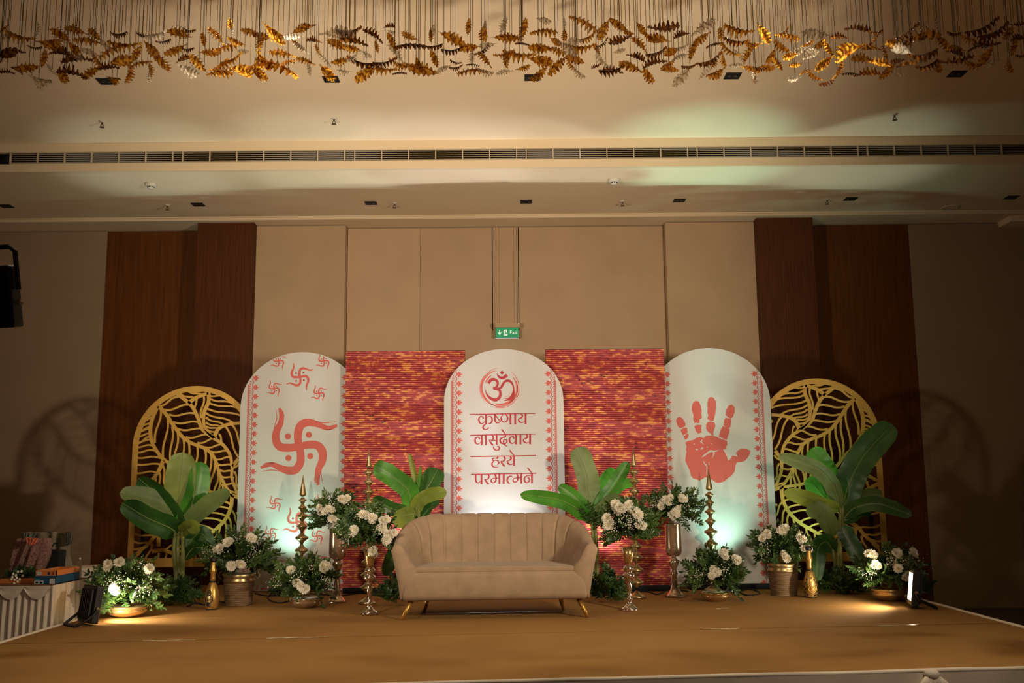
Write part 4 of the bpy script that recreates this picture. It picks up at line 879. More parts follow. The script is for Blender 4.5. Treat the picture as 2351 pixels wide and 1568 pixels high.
def arrangement(name, label, cat, cx, by, parts, centre, rx, ry, n, bl, seed, group, low=-0.7, g=140, handles=None, extra=None):
    b = PZ(cx, by); t = thing(name, label, cat, b, group); vessel(t, cx, by, parts); s = scale_at(b)
    if handles:
        hw, hy, hr = handles
        for sx in (-1, 1):
            c0 = b + Vector((sx * hw * s, 0, (by - hy) * s)); R = hr * s
            MB().tube([c0 + Vector((sx * R * math.sin(a) * 0.9, 0, R * math.cos(a))) for a in [math.pi * k / 8 for k in range(9)]], R * 0.18, 8).build('handle', M['brass'], t, smooth=True)
    c = PY(centre[0], centre[1], b.y); RX, RZ = rx * s, ry * s
    greenery(t, c, RX, RZ, int(n * 1.5), seed, low)
    gyps(t, c, RX * 0.95, RZ * 0.9, g, seed + 50)
    blooms(t, c, RX * 0.8, bl, seed + 90)
    if extra:
        for p0, p1, ma in extra:
            a, e = PY(p0[0], p0[1], b.y - 0.03), PY(p1[0], p1[1], b.y - 0.08); d = e - a; L = d.length
            link('leaf_sprig', SPR[ma], t, orient(a, d, L, 1.0) @ Matrix.Diagonal((0.75, 0.75, 1, 1)))
    return t
def bowl(hw, y0, y1): h = y1 - y0; return [(hw * 0.93, y0 - 1), (hw, y0), (hw * 1.02, y0 + h * 0.1), (hw * 0.9, y0 + h * 0.22), (hw * 0.98, y0 + h * 0.38), (hw * 0.85, y0 + h * 0.68), (hw * 0.55, y0 + h * 0.92), (hw * 0.4, y1), (0, y1)][::-1]
GB = 'flower arrangements in low metal bowls'
arrangement('flower_bowl', 'wide gold bowl of white flowers and greenery lit by the left floor floodlight', 'flowers', 292, 1416, [('bowl', M['goldbowl'], bowl(50, 1391, 1416))], (288, 1345), 92, 60, 60, [(272, 1292), (340, 1310), (268, 1356), (252, 1298)], 11, GB, handles=(50, 1395, 6), g=260)
arrangement('flower_bowl', 'low metal bowl of white flowers before the swastika arch', 'flowers', 702, 1395, [('bowl', M['silver'], bowl(33, 1373, 1395))], (700, 1330), 74, 55, 52, [(690, 1343), (668, 1310), (741, 1300), (704, 1350)], 12, GB, handles=(33, 1376, 4), g=200)
arrangement('flower_bowl', 'low metal bowl of white flowers before the palm print arch', 'flowers', 1643, 1380, [('bowl', M['goldbowl'], bowl(33, 1360, 1380))], (1641, 1315), 74, 55, 52, [(1645, 1312), (1634, 1322), (1690, 1288), (1660, 1275)], 13, GB, g=220, extra=[((1648, 1300), (1650, 1238), 2), ((1642, 1300), (1640, 1250), 1)])
arrangement('flower_bowl', 'gold bowl of white flowers beside the lit right floor floodlight', 'flowers', 2040, 1379, [('bowl', M['goldbowl'], bowl(38, 1352, 1379))], (2042, 1308), 78, 52, 55, [(2062, 1305), (2010, 1293), (2095, 1268), (2055, 1268), (2086, 1325), (2002, 1272)], 14, GB, g=220)
def pot(cx, y0, y1, hw):
    return [('basket', M['wicker'], [(0, y1), (hw * 0.86, y1), (hw * 0.9, y1 - 4), (hw * 0.96, (y0 + y1) / 2), (hw, y0 + 14), (hw * 0.98, y0 + 12), (hw * 0.9, y0 + 12)]),
            ('brass_rim', M['brass'], [(hw * 0.95, y0 + 13), (hw * 1.04, y0 + 11), (hw * 1.06, y0 + 7), (hw * 0.98, y0 + 3), (hw * 1.0, y0), (hw * 1.12, y0 - 8), (hw * 1.0, y0 - 9)])]
GP = 'flower arrangements in brass-rimmed baskets'
def hoops(cx, by, y0, hw, nm='weave_hoop'):
    b = PZ(cx, by); s = scale_at(b); return b, s
for (cx, y0, y1, hw, ctr, rx, ry, bl, sd, lab, hn) in ((547, 1326, 1389, 34, (552, 1275), 84, 56, [(505, 1258), (530, 1298), (550, 1294), (522, 1248), (575, 1232)], 21, 'brass-rimmed woven basket of flowers beside the left gold bottle', (40, 1322, 8)),
                                                  (1800, 1302, 1366, 33, (1792, 1256), 68, 52, [(1750, 1236), (1795, 1216), (1836, 1240), (1852, 1262), (1802, 1276), (1762, 1224)], 22, 'brass-rimmed woven basket of flowers beside the right gold bottle', None)):
    t = arrangement('flower_basket', lab, 'flowers', cx, y1, pot(cx, y0, y1, hw), ctr, rx, ry, 52, bl, sd, GP, g=170, handles=hn,
                    extra=[((560, 1290), (636, 1268), 3), ((560, 1300), (640, 1290), 1), ((540, 1250), (548, 1212), 2)] if cx < 1000 else None)
    b = PZ(cx, y1); s = scale_at(b); hoop = None
    for k in range(12):
        z = (y1 - y0 - 14) * s * (k + 0.5) / 12; R = hw * s * (0.885 + 0.115 * (k + 0.5) / 12)
        MB().lathe([(R * 0.99, z - 0.008), (R * 1.015, z - 0.004), (R * 1.015, z + 0.004), (R * 0.99, z + 0.008)], b, 28).build('weave_band', M['wicker'], t, smooth=True)
GV = 'flower arrangements in tall goblet vases'
def goblet(y0, yb, yk, yf, hw): return [('cup', M['rose'], [(0, yb + 1), (hw * 0.5, yb + 1), (hw * 0.85, yb - 3), (hw * 0.98, yb - 10), (hw, yb - 20), (hw * 1.0, y0 + 2), (hw * 1.04, y0), (hw * 0.96, y0), (hw * 0.92, y0 + 6)]),
        ('stem', M['rose'], [(0, yf), (22, yf), (23, yf - 3), (18, yf - 7), (11, yf - 16), (7, yf - 30), (5.5, yk + 28), (8, yk + 22), (5, yk + 15), (6, yk + 10), (11.5, yk - 2), (11, yk - 8), (6, yk - 14), (5, yb + 2), (4, yb - 1)])]
arrangement('goblet_vase', 'tall rose-gold goblet vase of white flowers left of the sofa', 'flowers', 773, 1383, goblet(1216, 1285, 1300, 1383, 20), (768, 1178), 60, 50, 46, [(755, 1166), (776, 1200), (764, 1190), (790, 1150), (742, 1172)], 31, GV, g=120, extra=[((760, 1180), (752, 1128), 2), ((780, 1170), (800, 1132), 0)])
arrangement('goblet_vase', 'tall rose-gold goblet vase of white flowers before the palm print arch edge', 'flowers', 1550, 1370, goblet(1205, 1278, 1296, 1370, 19), (1548, 1164), 66, 50, 46, [(1520, 1156), (1556, 1174), (1546, 1186), (1565, 1146), (1530, 1148)], 32, GV, g=130, extra=[((1580, 1180), (1606, 1128), 3), ((1590, 1190), (1618, 1170), 1), ((1545, 1150), (1550, 1110), 0)])
GT = 'flower arrangements in trumpet vases'
def trumpet(y0, y1, yf): return [('cup', M['goldbowl'], [(0, y1), (8, y1), (9, y1 - 6), (11, (y0 + y1) / 2), (15, y0), (13.5, y0), (10, (y0 + y1) / 2)]),
        ('stem', M['silver'], [(0, yf), (19, yf), (20, yf - 4), (15, yf - 9), (8, yf - 14), (5, yf - 22), (8, yf - 26), (5, yf - 30), (4, yf - 40), (5.5, yf - 48), (7, yf - 55), (4, yf - 62), (5, yf - 66), (6, y1 + 37), (5, y1 + 34), (12, y1 + 30), (14.5, y1 + 25), (12, y1 + 20), (7, y1 + 18), (11, y1 + 14), (13, y1 + 9), (10, y1 + 4), (7, y1 + 1)])]
arrangement('trumpet_vase', 'slender silver-stemmed trumpet vase of white flowers beside the sofa left arm', 'flowers', 848, 1411, trumpet(1265, 1303, 1411), (846, 1222), 68, 62, 56, [(838, 1180), (854, 1189), (880, 1196), (815, 1216), (896, 1226), (856, 1266), (872, 1212), (888, 1236)], 41, GT, low=-0.5, g=170, extra=[((820, 1220), (778, 1238), 0), ((870, 1240), (912, 1262), 2)])
arrangement('trumpet_vase', 'slender silver-stemmed trumpet vase of white flowers beside the sofa right arm', 'flowers', 1446, 1402, trumpet(1260, 1298, 1402), (1446, 1208), 68, 62, 56, [(1414, 1162), (1427, 1171), (1460, 1180), (1400, 1200), (1466, 1206), (1450, 1172), (1392, 1190), (1440, 1160)], 42, GT, low=-0.5, g=300)
# leafy clumps on the stage
GC = 'leafy green clumps on the stage floor'
def clump(label, px, py, rx, ry, Y, seed, n):
    c = PY(px, py, Y); s = scale_at(c); c.z = max(c.z - ry * s * 0.3, 0.03); t = thing('foliage_clump', label, 'foliage', (c.x, Y, 0), GC)
    greenery(t, c, rx * s, ry * s * 1.25, n, seed, 0.05, mix=(0, 0, 1, 2))
clump('dark leafy clump round the left banana plant base', 400, 1365, 62, 40, 9.35, 51, 44)
clump('dark leafy clump on the floor behind the sofa left end', 893, 1362, 36, 40, 9.1, 52, 30)
clump('dark leafy clump on the floor behind the sofa right end', 1396, 1350, 52, 50, 9.15, 53, 40)
clump('dark leafy clump round the right banana plant base', 1922, 1345, 58, 42, 9.75, 54, 42)
clump('few dim leaves behind the right floor floodlight', 2118, 1340, 26, 34, 9.35, 55, 12)
clump('dark leafy clump on cables behind the low silver bowl', 640, 1352, 24, 26, 9.5, 56, 12)

# ------------------------------------------------------------------ brass finials
def finial(label, cx, by, tip, cone, rc, beads, base):
    t = thing('brass_finial', label, 'finial', PZ(cx, by), 'tall brass finials'); b = PZ(cx, by); s = scale_at(b)
    def part(nm, prof): MB().lathe([(r * s, (by - y) * s) for r, y in prof], b, 28).build(nm, M['brass'], t, smooth=True)
    part('spike', [(2.5, cone + 5), (rc * 0.9, cone + 2), (rc, cone), (rc * 0.95, cone - 2), (rc * 0.5, (tip + cone) / 2), (0.3, tip)])
    ys = [cone] + [y for y, r in beads]
    for k, (y, r) in enumerate(beads):
        up = (y - ys[k]) * 0.5; dn = ((beads[k + 1][0] - y) if k + 1 < len(beads) else (by - 12 - y)) * 0.5
        part('bead', [(3.6, y + dn), (4.6, y + dn * 0.75), (r * 0.72, y + dn * 0.35), (r, y + 2), (r * 1.02, y), (r, y - 2), (r * 0.6, y - up * 0.4), (4.2, y - up * 0.78), (3.4, y - up)])
    part('base', [(0, by), (base, by), (base * 1.05, by - 3), (base * 0.8, by - 7), (base * 0.4, by - 11), (4, by - 16)])
finial('brass finial rising from the low silver flower bowl', 690, 1366, 1093, 1138, 8, [(1151, 9), (1168, 9.5), (1188, 12), (1211, 12), (1237, 15), (1265, 15), (1293, 15), (1320, 16), (1344, 16)], 20)
finial('tall brass finial before the left reed screen', 843, 1386, 1030, 1072, 6.5, [(1087, 11), (1109, 11), (1132, 12), (1156, 12.5), (1182, 13), (1208, 13), (1236, 14), (1264, 14), (1293, 14), (1322, 15), (1350, 16)], 20)
finial('tall brass finial before the right reed screen', 1463, 1373, 1028, 1070, 6.5, [(1086, 11), (1107, 11), (1130, 11.5), (1153, 12), (1178, 13), (1204, 13), (1230, 14), (1256, 14), (1281, 15), (1310, 16), (1338, 16)], 20)
finial('brass finial in front of the palm print heel', 1637, 1357, 1079, 1124, 8, [(1138, 9.5), (1157, 10), (1177, 12), (1199, 12), (1223, 15), (1251, 15), (1279, 15), (1306, 16), (1332, 16)], 20)

# ------------------------------------------------------------------ gold bottles
def bottle(label, cx, by, style):
    b = PZ(cx, by); s = scale_at(b); t = thing('gold_bottle', label, 'bottle', b, 'gold bottles'); H = 116.0
    Z = lambda k: k * s
    MB().lathe([(r * s, z * s) for r, z in ((0, 0), (11.5, 0), (13, 1.5), (13.5, 5), (16, 18), (16, 28), (14, 42), (9.5, 56), (6.6, 62))], b, 32).build('body', M['bottle'], t, smooth=True)
    MB().lathe([(r * s, z * s) for r, z in ((6.6, 62), (6.5, 70), (6, 76), (8, 84), (8.2, 88), (6, 94), (5.6, 104), (5.4, 108))], b, 28).build('neck', M['bottle'], t, smooth=True)
    MB().lathe([(r * s, z * s) for r, z in ((5.2, 106), (7, 107), (7.4, 110), (7.2, 116), (0, 117))], b, 24).build('cap', M['black'], t, smooth=True)
    MB().lathe([(r * s, z * s) for r, z in ((6.4, 60), (7.4, 60.5), (7.4, 63), (6.4, 63.5))], b, 28).build('neck_ring', M['black'], t, smooth=True)
    MB().lathe([(r * s, z * s) for r, z in ((0, -0.1), (12.2, -0.05), (13.4, 2.2), (12.4, 2.4))], b, 28).build('foot_ring', M['black'], t, smooth=True)
    def surf(a, z):   # point on the body
        prof = [(0, 12), (5, 13.6), (18, 16.15), (28, 16.15), (42, 14.2), (56, 9.7)]
        for (z0, r0), (z1, r1) in zip(prof, prof[1:]):
            if z0 <= z <= z1: r = r0 + (r1 - r0) * (z - z0) / (z1 - z0); break
        else: r = 10
        return b + Vector((r * s * math.sin(a) * 1.012, -r * s * math.cos(a) * 1.012, z * s))
    mb = MB()
    if style == 0:
        for (ca, cz, R) in ((-0.25, 24, 10), (-0.25, 38, 6), (-0.25, 12, 5)):
            for k in range(8):
                a0 = k * math.pi / 4
                loop = [(ca + (R * 0.55 * math.cos(a0) + R * 0.42 * math.cos(q)) / 16, cz + R * 0.55 * math.sin(a0) + R * 0.42 * math.sin(q)) for q in [6.283 * i / 9 for i in range(10)]]
                mb.tube([surf(a, z) for a, z in loop], 0.0022, 4, False)
            mb.tube([surf(ca + R * 1.02 * math.cos(q) / 16, cz + R * 1.02 * math.sin(q)) for q in [6.283 * i / 20 for i in range(21)]], 0.002, 4, False)
        mb.build('mandala_line', M['black'], t)
    else:
        for k in range(26):
            a = -1.5 + 3.0 * ((k * 0.618) % 1.0); z = 4 + 42 * k / 26.0
            if (a / 0.75) ** 2 + ((z - 24) / 15) ** 2 < 1: continue
            mb.tube([surf(a + 0.16 * math.cos(q) * (1 - q / 14), z + 2.8 * math.sin(q) * (1 - q / 14)) for q in [0.6 * i for i in range(15)]], 0.0024, 4, False)
        mb.build('filigree_line', M['black'], t)
        m2 = MB(); m2.tube([surf(0.62 * math.cos(q), 24 + 12 * math.sin(q)) for q in [6.283 * i / 24 for i in range(25)]], 0.004, 6, False)
        m2.tube([surf(0.42 * math.cos(q), 24 + 8 * math.sin(q)) for q in [6.283 * i / 24 for i in range(25)]], 0.0025, 6, False)
        for k in range(5): m2.tube([surf(0.2 * math.cos(q + k) - 0.05 + 0.03 * k, 19 + 2.4 * k + 1.6 * math.sin(q * 1.3 + k)) for q in [0.5 * i for i in range(8)]], 0.003, 5, False)
        m2.build('medallion', M['bottle'], t, smooth=True)
M['bottle'] = mat('bottle_gold', (196, 154, 84), 0.34, metal=0.8, var=0.12, vscale=12)
bottle('gold bottle with black mandala beside the left basket', 486, 1399, 0)
bottle('gold bottle with round medallion beside the right basket', 1862, 1372, 1)

# ------------------------------------------------------------------ banana plants
def banana_leaf(t, Yp, pts, hw, ma, depth=(0.0, -0.1), face=0.0, fold=0.25, seed=0, rip=1.0, blunt=0.0):
    q = smooth_path([(p[0], p[1]) for p in pts], 10); n = len(q); rr = random.Random(seed * 13 + 5)
    P = [PY(x, y, Yp + depth[0] + (depth[1] - depth[0]) * (i / (n - 1)) ** 1.3) for i, (x, y) in enumerate(q)]
    s = scale_at(P[0]); H = hw * s; vs = []; fs = []; o1 = rr.uniform(0, 50)
    for i, p in enumerate(P):
        t_ = i / (n - 1); T = (P[min(i + 1, n - 1)] - P[max(i - 1, 0)]).normalized()
        view = (p - CAM).normalized(); S = T.cross(view).normalized(); N = S.cross(T).normalized()
        S2 = S * math.cos(face) + N * math.sin(face); N2 = N * math.cos(face) - S * math.sin(face)
        wp_ = min(1.0, (t_ / 0.22 + 0.05)) ** 0.7 * (1.0 if t_ < 0.68 else max(0.0, 1 - ((t_ - 0.68) / 0.32) ** (2.2 + blunt)) ** 0.5)
        for k, u in enumerate((-1, -0.66, -0.33, 0, 0.33, 0.66, 1)):
            e = noise.noise(Vector((t_ * 5 + o1, u * 1.5, seed))) * 0.16 * rip * u * u; jag = 1 + 0.07 * rip * noise.noise(Vector((t_ * 11, o1 + u, 3)))
            vs.append(p + S2 * (u * H * wp_ * jag) + N2 * (H * wp_ * (-fold * abs(u) + e + 0.12 * u * u * fold)) + N2 * (0.02 * H * math.sin(t_ * 60) * abs(u)))
    for i in range(n - 1):
        for k in range(6): a = i * 7 + k; fs.append((a, a + 1, a + 8, a + 7))
    lf = MB().add(vs, fs).build('leaf_blade', ma, t, smooth=True)
    m_ = MB().tube([p + (CAM - p).normalized() * 0.003 for p in P], [0.007 * (1 - 0.8 * i / (n - 1)) for i in range(n)], 6).mesh('midrib', M['rib'], True)
    mo = bpy.data.objects.new('midrib', m_); C.objects.link(mo); mo.parent = lf; LOC[mo.name] = (0, 0, 0)
def stalk(t, Yp, pts, r0, r1):
    q = smooth_path(pts, 6); P = [PY(x, y, Yp + 0.02 * math.sin(i)) for i, (x, y) in enumerate(q)]
    z0 = P[0]; P = [Vector((z0.x, z0.y, 0.0))] + P
    r0, r1 = r0 * 0.66, r1 * 0.75; n = len(P); MB().tube(P, [r0 + (r1 - r0) * i / (n - 1) for i in range(n)], 10).build('stalk', M['stalk'], t, smooth=True)
def plant(label, Yp, px): return thing('banana_plant', label, 'plant', (PY(px, 1320, Yp).x, Yp, 0), 'banana plants')
t = plant('banana plant with broad pale leaves before the left golden screen', 9.7, 412)
for P, r0, r1 in (([(405, 1320), (400, 1270), (402, 1215)], 0.036, 0.022), ([(418, 1320), (420, 1270), (418, 1210)], 0.038, 0.022), ([(412, 1320), (408, 1260), (412, 1205)], 0.03, 0.018)): stalk(t, 9.7, P, r0, r1)
banana_leaf(t, 9.7, [(408, 1225), (404, 1190), (412, 1120), (420, 1038)], 34, M['banyel'], (0.02, 0.0), 0.05, 0.12, 1, 0.7, 1)
banana_leaf(t, 9.7, [(415, 1225), (432, 1180), (452, 1120), (462, 1060)], 27, M['ban'], (0.0, 0.1), -0.35, 0.2, 2, 0.7)
banana_leaf(t, 9.7, [(408, 1225), (398, 1185), (370, 1145), (318, 1098)], 27, M['bandark'], (0, -0.15), 0.5, 0.3, 3)
banana_leaf(t, 9.7, [(406, 1222), (385, 1168), (345, 1146), (275, 1132)], 24, M['banpale'], (0, -0.25), -0.3, 0.3, 4, 1.3)
banana_leaf(t, 9.7, [(408, 1228), (390, 1212), (340, 1190), (280, 1154)], 27, M['bandark'], (0, -0.3), 0.2, 0.25, 5, 1.2)
banana_leaf(t, 9.7, [(418, 1228), (440, 1195), (470, 1165), (528, 1128)], 21, M['banpale'], (0, -0.15), 0.25, 0.3, 6, 1.2)
banana_leaf(t, 9.7, [(412, 1226), (425, 1214), (440, 1208), (450, 1226)], 15, M['banyel'], (0, -0.3), 0.1, 0.3, 7)
banana_leaf(t, 9.7, [(425, 1275), (440, 1240), (462, 1225), (488, 1262)], 19, M['bandark'], (0.05, 0.1), 0.3, 0.2, 8)
banana_leaf(t, 9.7, [(425, 1285), (440, 1262), (465, 1258), (492, 1285)], 16, M['bandark'], (0.05, 0.05), -0.4, 0.2, 9)
t = plant('banana plant with torn bright leaves behind the sofa left end', 9.7, 948)
for P, r0, r1 in (([(955, 1320), (955, 1250), (950, 1170)], 0.034, 0.02), ([(945, 1320), (944, 1250), (940, 1150)], 0.03, 0.016), ([(962, 1320), (962, 1240), (962, 1160)], 0.028, 0.014)): stalk(t, 9.7, P, r0, r1)
banana_leaf(t, 9.7, [(948, 1185), (938, 1130), (905, 1098), (858, 1070)], 23, M['ban'], (0, -0.25), -0.2, 0.2, 11, 1.2, 2)
banana_leaf(t, 9.7, [(955, 1185), (960, 1140), (952, 1090), (940, 1040)], 7, M['banyel'], (0, 0), 0.3, 0.6, 12, 0.3)
banana_leaf(t, 9.7, [(955, 1180), (957, 1140), (963, 1105), (966, 1070)], 4.5, M['ban'], (0, -0.05), 0.3, 0.6, 13, 0.3)
banana_leaf(t, 9.7, [(958, 1190), (972, 1140), (990, 1105), (1006, 1076)], 25, M['bandark'], (0.05, 0.15), 0.25, 0.15, 14, 0.7, 1)
banana_leaf(t, 9.7, [(952, 1185), (962, 1152), (992, 1136), (1026, 1130)], 16, M['banyel'], (0, -0.2), 0.1, 0.3, 15, 1.2)
banana_leaf(t, 9.7, [(958, 1200), (975, 1165), (990, 1150), (1003, 1140)], 18, M['bandark'], (0.08, 0.2), 0.0, 0.2, 16)
banana_leaf(t, 9.7, [(950, 1205), (930, 1178), (895, 1166), (856, 1142)], 16, M['bandark'], (0, -0.2), 0.1, 0.3, 17)
banana_leaf(t, 9.7, [(952, 1180), (935, 1182), (920, 1190), (905, 1205)], 20, M['banyel'], (-0.05, -0.3), 0.2, 0.25, 18)
banana_leaf(t, 9.7, [(935, 1240), (915, 1250), (900, 1280), (884, 1322)], 16, M['bandark'], (0, -0.1), 0.1, 0.2, 19)
t = plant('banana plant with arching leaves behind the sofa right end', 9.7, 1360)
for P, r0, r1 in (([(1362, 1320), (1362, 1250), (1358, 1185)], 0.034, 0.02), ([(1372, 1320), (1370, 1250), (1364, 1180)], 0.03, 0.016)): stalk(t, 9.7, P, r0, r1)
banana_leaf(t, 9.7, [(1357, 1195), (1352, 1130), (1346, 1085), (1322, 1028)], 26, M['banpale'], (0.02, 0.0), -0.25, 0.15, 21, 1.1, 2)
banana_leaf(t, 9.7, [(1360, 1195), (1385, 1150), (1415, 1108), (1444, 1060)], 17, M['ban'], (0, -0.1), 0.4, 0.3, 22)
banana_leaf(t, 9.7, [(1362, 1195), (1378, 1140), (1398, 1110), (1420, 1084)], 26, M['ban'], (0.1, 0.3), 0.0, 0.15, 23, 1.0, 2)
banana_leaf(t, 9.7, [(1355, 1195), (1325, 1168), (1280, 1147), (1194, 1134)], 18, M['ban'], (0, -0.35), 0.35, 0.3, 24, 0.8)
banana_leaf(t, 9.7, [(1354, 1195), (1335, 1160), (1310, 1135), (1282, 1116)], 15, M['ban'], (0, -0.05), -0.2, 0.3, 25)
banana_leaf(t, 9.7, [(1362, 1200), (1380, 1180), (1400, 1160), (1425, 1140)], 20, M['banpale'], (0, -0.2), 0.3, 0.3, 26)
banana_leaf(t, 9.7, [(1395, 1150), (1415, 1125), (1432, 1112), (1452, 1108)], 13, M['ban'], (0.1, 0.2), 0.3, 0.2, 27)
for p0, p1 in (((1358, 1215), (1336, 1186)), ((1362, 1212), (1356, 1178)), ((1366, 1214), (1384, 1186)), ((1362, 1225), (1376, 1200))):
    a, e = PY(*p0, 9.68), PY(*p1, 9.6); link('leaf_sprig', SPR[0], t, orient(a, e - a, (e - a).length * 1.4, 0.5))
t = plant('tall banana plant with drooping leaves before the right golden screen', 9.85, 1925)
for P, r0, r1 in (([(1922, 1320), (1926, 1260), (1930, 1165)], 0.036, 0.022), ([(1932, 1320), (1930, 1250), (1936, 1160)], 0.034, 0.018), ([(1920, 1320), (1912, 1260), (1900, 1200)], 0.028, 0.014)): stalk(t, 9.85, P, r0, r1)
banana_leaf(t, 9.85, [(1932, 1180), (1948, 1115), (1985, 1045), (2050, 974)], 33, M['bandark'], (0, -0.1), 0.25, 0.15, 31, 0.6, 1.5)
banana_leaf(t, 9.85, [(1930, 1170), (1912, 1110), (1890, 1070), (1862, 1030)], 25, M['ban'], (0.1, 0.25), 0.0, 0.15, 32, 0.9, 1)
banana_leaf(t, 9.85, [(1928, 1165), (1910, 1110), (1870, 1072), (1788, 1045)], 19, M['banpale'], (0, -0.25), 0.3, 0.35, 33, 0.9)
banana_leaf(t, 9.85, [(1926, 1165), (1900, 1145), (1880, 1125), (1858, 1095)], 27, M['ban'], (0.1, 0.2), -0.2, 0.2, 34)
banana_leaf(t, 9.85, [(1926, 1170), (1895, 1160), (1855, 1145), (1800, 1128)], 18, M['banyel'], (0, -0.3), 0.2, 0.3, 35, 1.3)
banana_leaf(t, 9.85, [(1914, 1230), (1900, 1195), (1880, 1172), (1850, 1176)], 21, M['banpale'], (0, -0.25), 0.1, 0.3, 36)
banana_leaf(t, 9.85, [(1936, 1195), (1955, 1160), (1985, 1140), (2026, 1135)], 19, M['banpale'], (0, -0.05), -0.3, 0.3, 37)
banana_leaf(t, 9.85, [(1938, 1190), (1965, 1165), (2020, 1158), (2094, 1184)], 17, M['bandark'], (0, -0.35), 0.1, 0.3, 38, 0.7)
banana_leaf(t, 9.85, [(1936, 1200), (1955, 1185), (1975, 1172), (2000, 1170)], 17, M['bandark'], (0.05, 0.15), 0.3, 0.2, 39)
banana_leaf(t, 9.85, [(1914, 1270), (1898, 1245), (1878, 1262), (1874, 1335)], 20, M['bandark'], (0, -0.2), 0.2, 0.2, 40)
banana_leaf(t, 9.85, [(1934, 1205), (1945, 1230), (1965, 1265), (1990, 1310)], 19, M['bandark'], (0, -0.1), 0.1, 0.15, 41)

# ================================================================== LAMPS
def floodlight(name, label, loc, aim, W, H, D, lit, watts, col, cone, blend, size, on_floor, group):
    """slab-shaped LED flood: ribbed housing, glass face, yoke"""
    loc = Vector(loc); d = (Vector(aim) - loc).normalized()
    q = d.to_track_quat('Y', 'Z').to_matrix().to_4x4(); T = Matrix.Translation(loc) @ q
    base = Vector((loc.x, loc.y, 0)) if on_floor else Vector((loc.x, loc.y, FLOOR_Z))
    t = thing(name, label, 'floodlight', base, group)
    MB().box(-W / 2, W / 2, -D / 2, D / 2, -H / 2, H / 2, T).build('housing', M['black'], t, bevel=min(W, H) * 0.06, seg=3)
    mb = MB()
    for k in range(7): x = -W * 0.36 + W * 0.12 * k; mb.box(x - 0.004, x + 0.004, -D / 2 - 0.018, -D / 2 + 0.002, -H * 0.4, H * 0.4, T)
    mb.build('cooling_fins', M['black'], t)
    fm = mat('led_panel_lit', (255, 244, 220), 0.3, emit=(255, 238, 205), estr=lit)
    MB().box(-W * 0.40, W * 0.40, D / 2 - 0.002, D / 2 + 0.003, -H * 0.34, H * 0.40, T).build('led_panel', fm, t)
    mb = MB()
    for a in ((-0.45, -0.40, -0.45, 0.45), (0.40, 0.45, -0.45, 0.45), (-0.40, 0.40, -0.45, -0.34), (-0.40, 0.40, 0.40, 0.45)):
        mb.box(W * a[0], W * a[1], D / 2 - 0.002, D / 2 + 0.002, H * a[2], H * a[3], T)
    mb.build('reflector_rim', mat('reflector_grey', (150, 132, 96), 0.4), t)
    y = W / 2 + 0.014
    if on_floor:   # yoke folded back as a foot
        zf = -loc.z + 0.012
        for sx in (-1, 1): MB().tube([T @ Vector((sx * y, 0, -H * 0.12)), (T @ Vector((sx * y, -D * 0.5, -H * 0.3))), Vector((*(T @ Vector((sx * y * 0.8, -D / 2 - 0.12, 0))).xy, 0.012))], 0.011, 8).build('yoke_arm', M['black'], t)
        a, b = [Vector((*(T @ Vector((sx * y * 0.8, -D / 2 - 0.12, 0))).xy, 0.012)) for sx in (-1, 1)]
        MB().tube([a, b], 0.012, 8).build('yoke_foot', M['black'], t)
    else:
        MB().tube([T @ Vector((-y, 0, 0.03)), T @ Vector((-y, 0, H * 0.72)), T @ Vector((-y * 0.8, 0, H * 0.8)), T @ Vector((y * 0.8, 0, H * 0.8)), T @ Vector((y, 0, H * 0.72)), T @ Vector((y, 0, 0.03))], 0.012, 8).build('yoke', M['black'], t)
        p = loc + Vector((0, 0, -H * 0.45)); MB().tube([p, (p.x, p.y, FLOOR_Z + 0.25)], 0.017, 10).build('stand_pole', M['black'], t)
        for k in range(3):
            a = 0.5 + k * 2.094; MB().tube([(p.x, p.y, FLOOR_Z + 0.75), (p.x + 0.45 * math.cos(a), p.y + 0.45 * math.sin(a), FLOOR_Z + 0.012)], 0.011, 8).build('tripod_leg', M['black'], t)
    for sx in (-1, 1): MB().lathe([(0.001, 0.0), (0.014, 0.0), (0.014, 0.012), (0.001, 0.013)], n=12, mtx=T @ Matrix.Translation((sx * (y - 0.005), 0, -H * 0.1)) @ Matrix.Rotation(sx * math.pi / 2, 4, 'Y')).build('yoke_bolt', M['silver'], t)
    spot('flood_beam', T @ Vector((0, D / 2 + size + 0.02, 0.02)), aim, watts, col, cone, blend, size, t)
    if not on_floor: spot('flood_spill', T @ Vector((0, D / 2 + size + 0.02, 0.02)), (loc.x * 0.3, 7.8, 0.0), 78.0, col, 118, 1.0, size, t)
    return t
GS = 'floodlights on stands in the hall'
floodlight('stand_floodlight', 'black floodlight with yoke on a stand at the far left edge', PY(-26, 684, 4.5), (-0.6, 12.0, 3.6), 0.30, 0.285, 0.07, 6.0, KEY_L, KEY_COL, 92, 1.0, 0.16, False, GS)
floodlight('stand_floodlight', 'black floodlight on a stand beyond the right edge, facing the stage', (2.85, 4.4, 1.8), (-2.9, 12.0, 3.6), 0.30, 0.285, 0.07, 6.0, KEY_R, KEY_COL, 108, 1.0, 0.16, False, GS)
GF = 'floodlights on the stage floor'
lp = PZ(206, 1434); floodlight('floor_floodlight', 'black floor floodlight seen from behind at the left stage edge', (lp.x, lp.y, 0.155), (lp.x + 0.72, lp.y + 0.75, 0.02), 0.25, 0.28, 0.06, 10.0, FLOOD_W, (1, 0.86, 0.62), 130, 0.6, 0.05, True, GF)
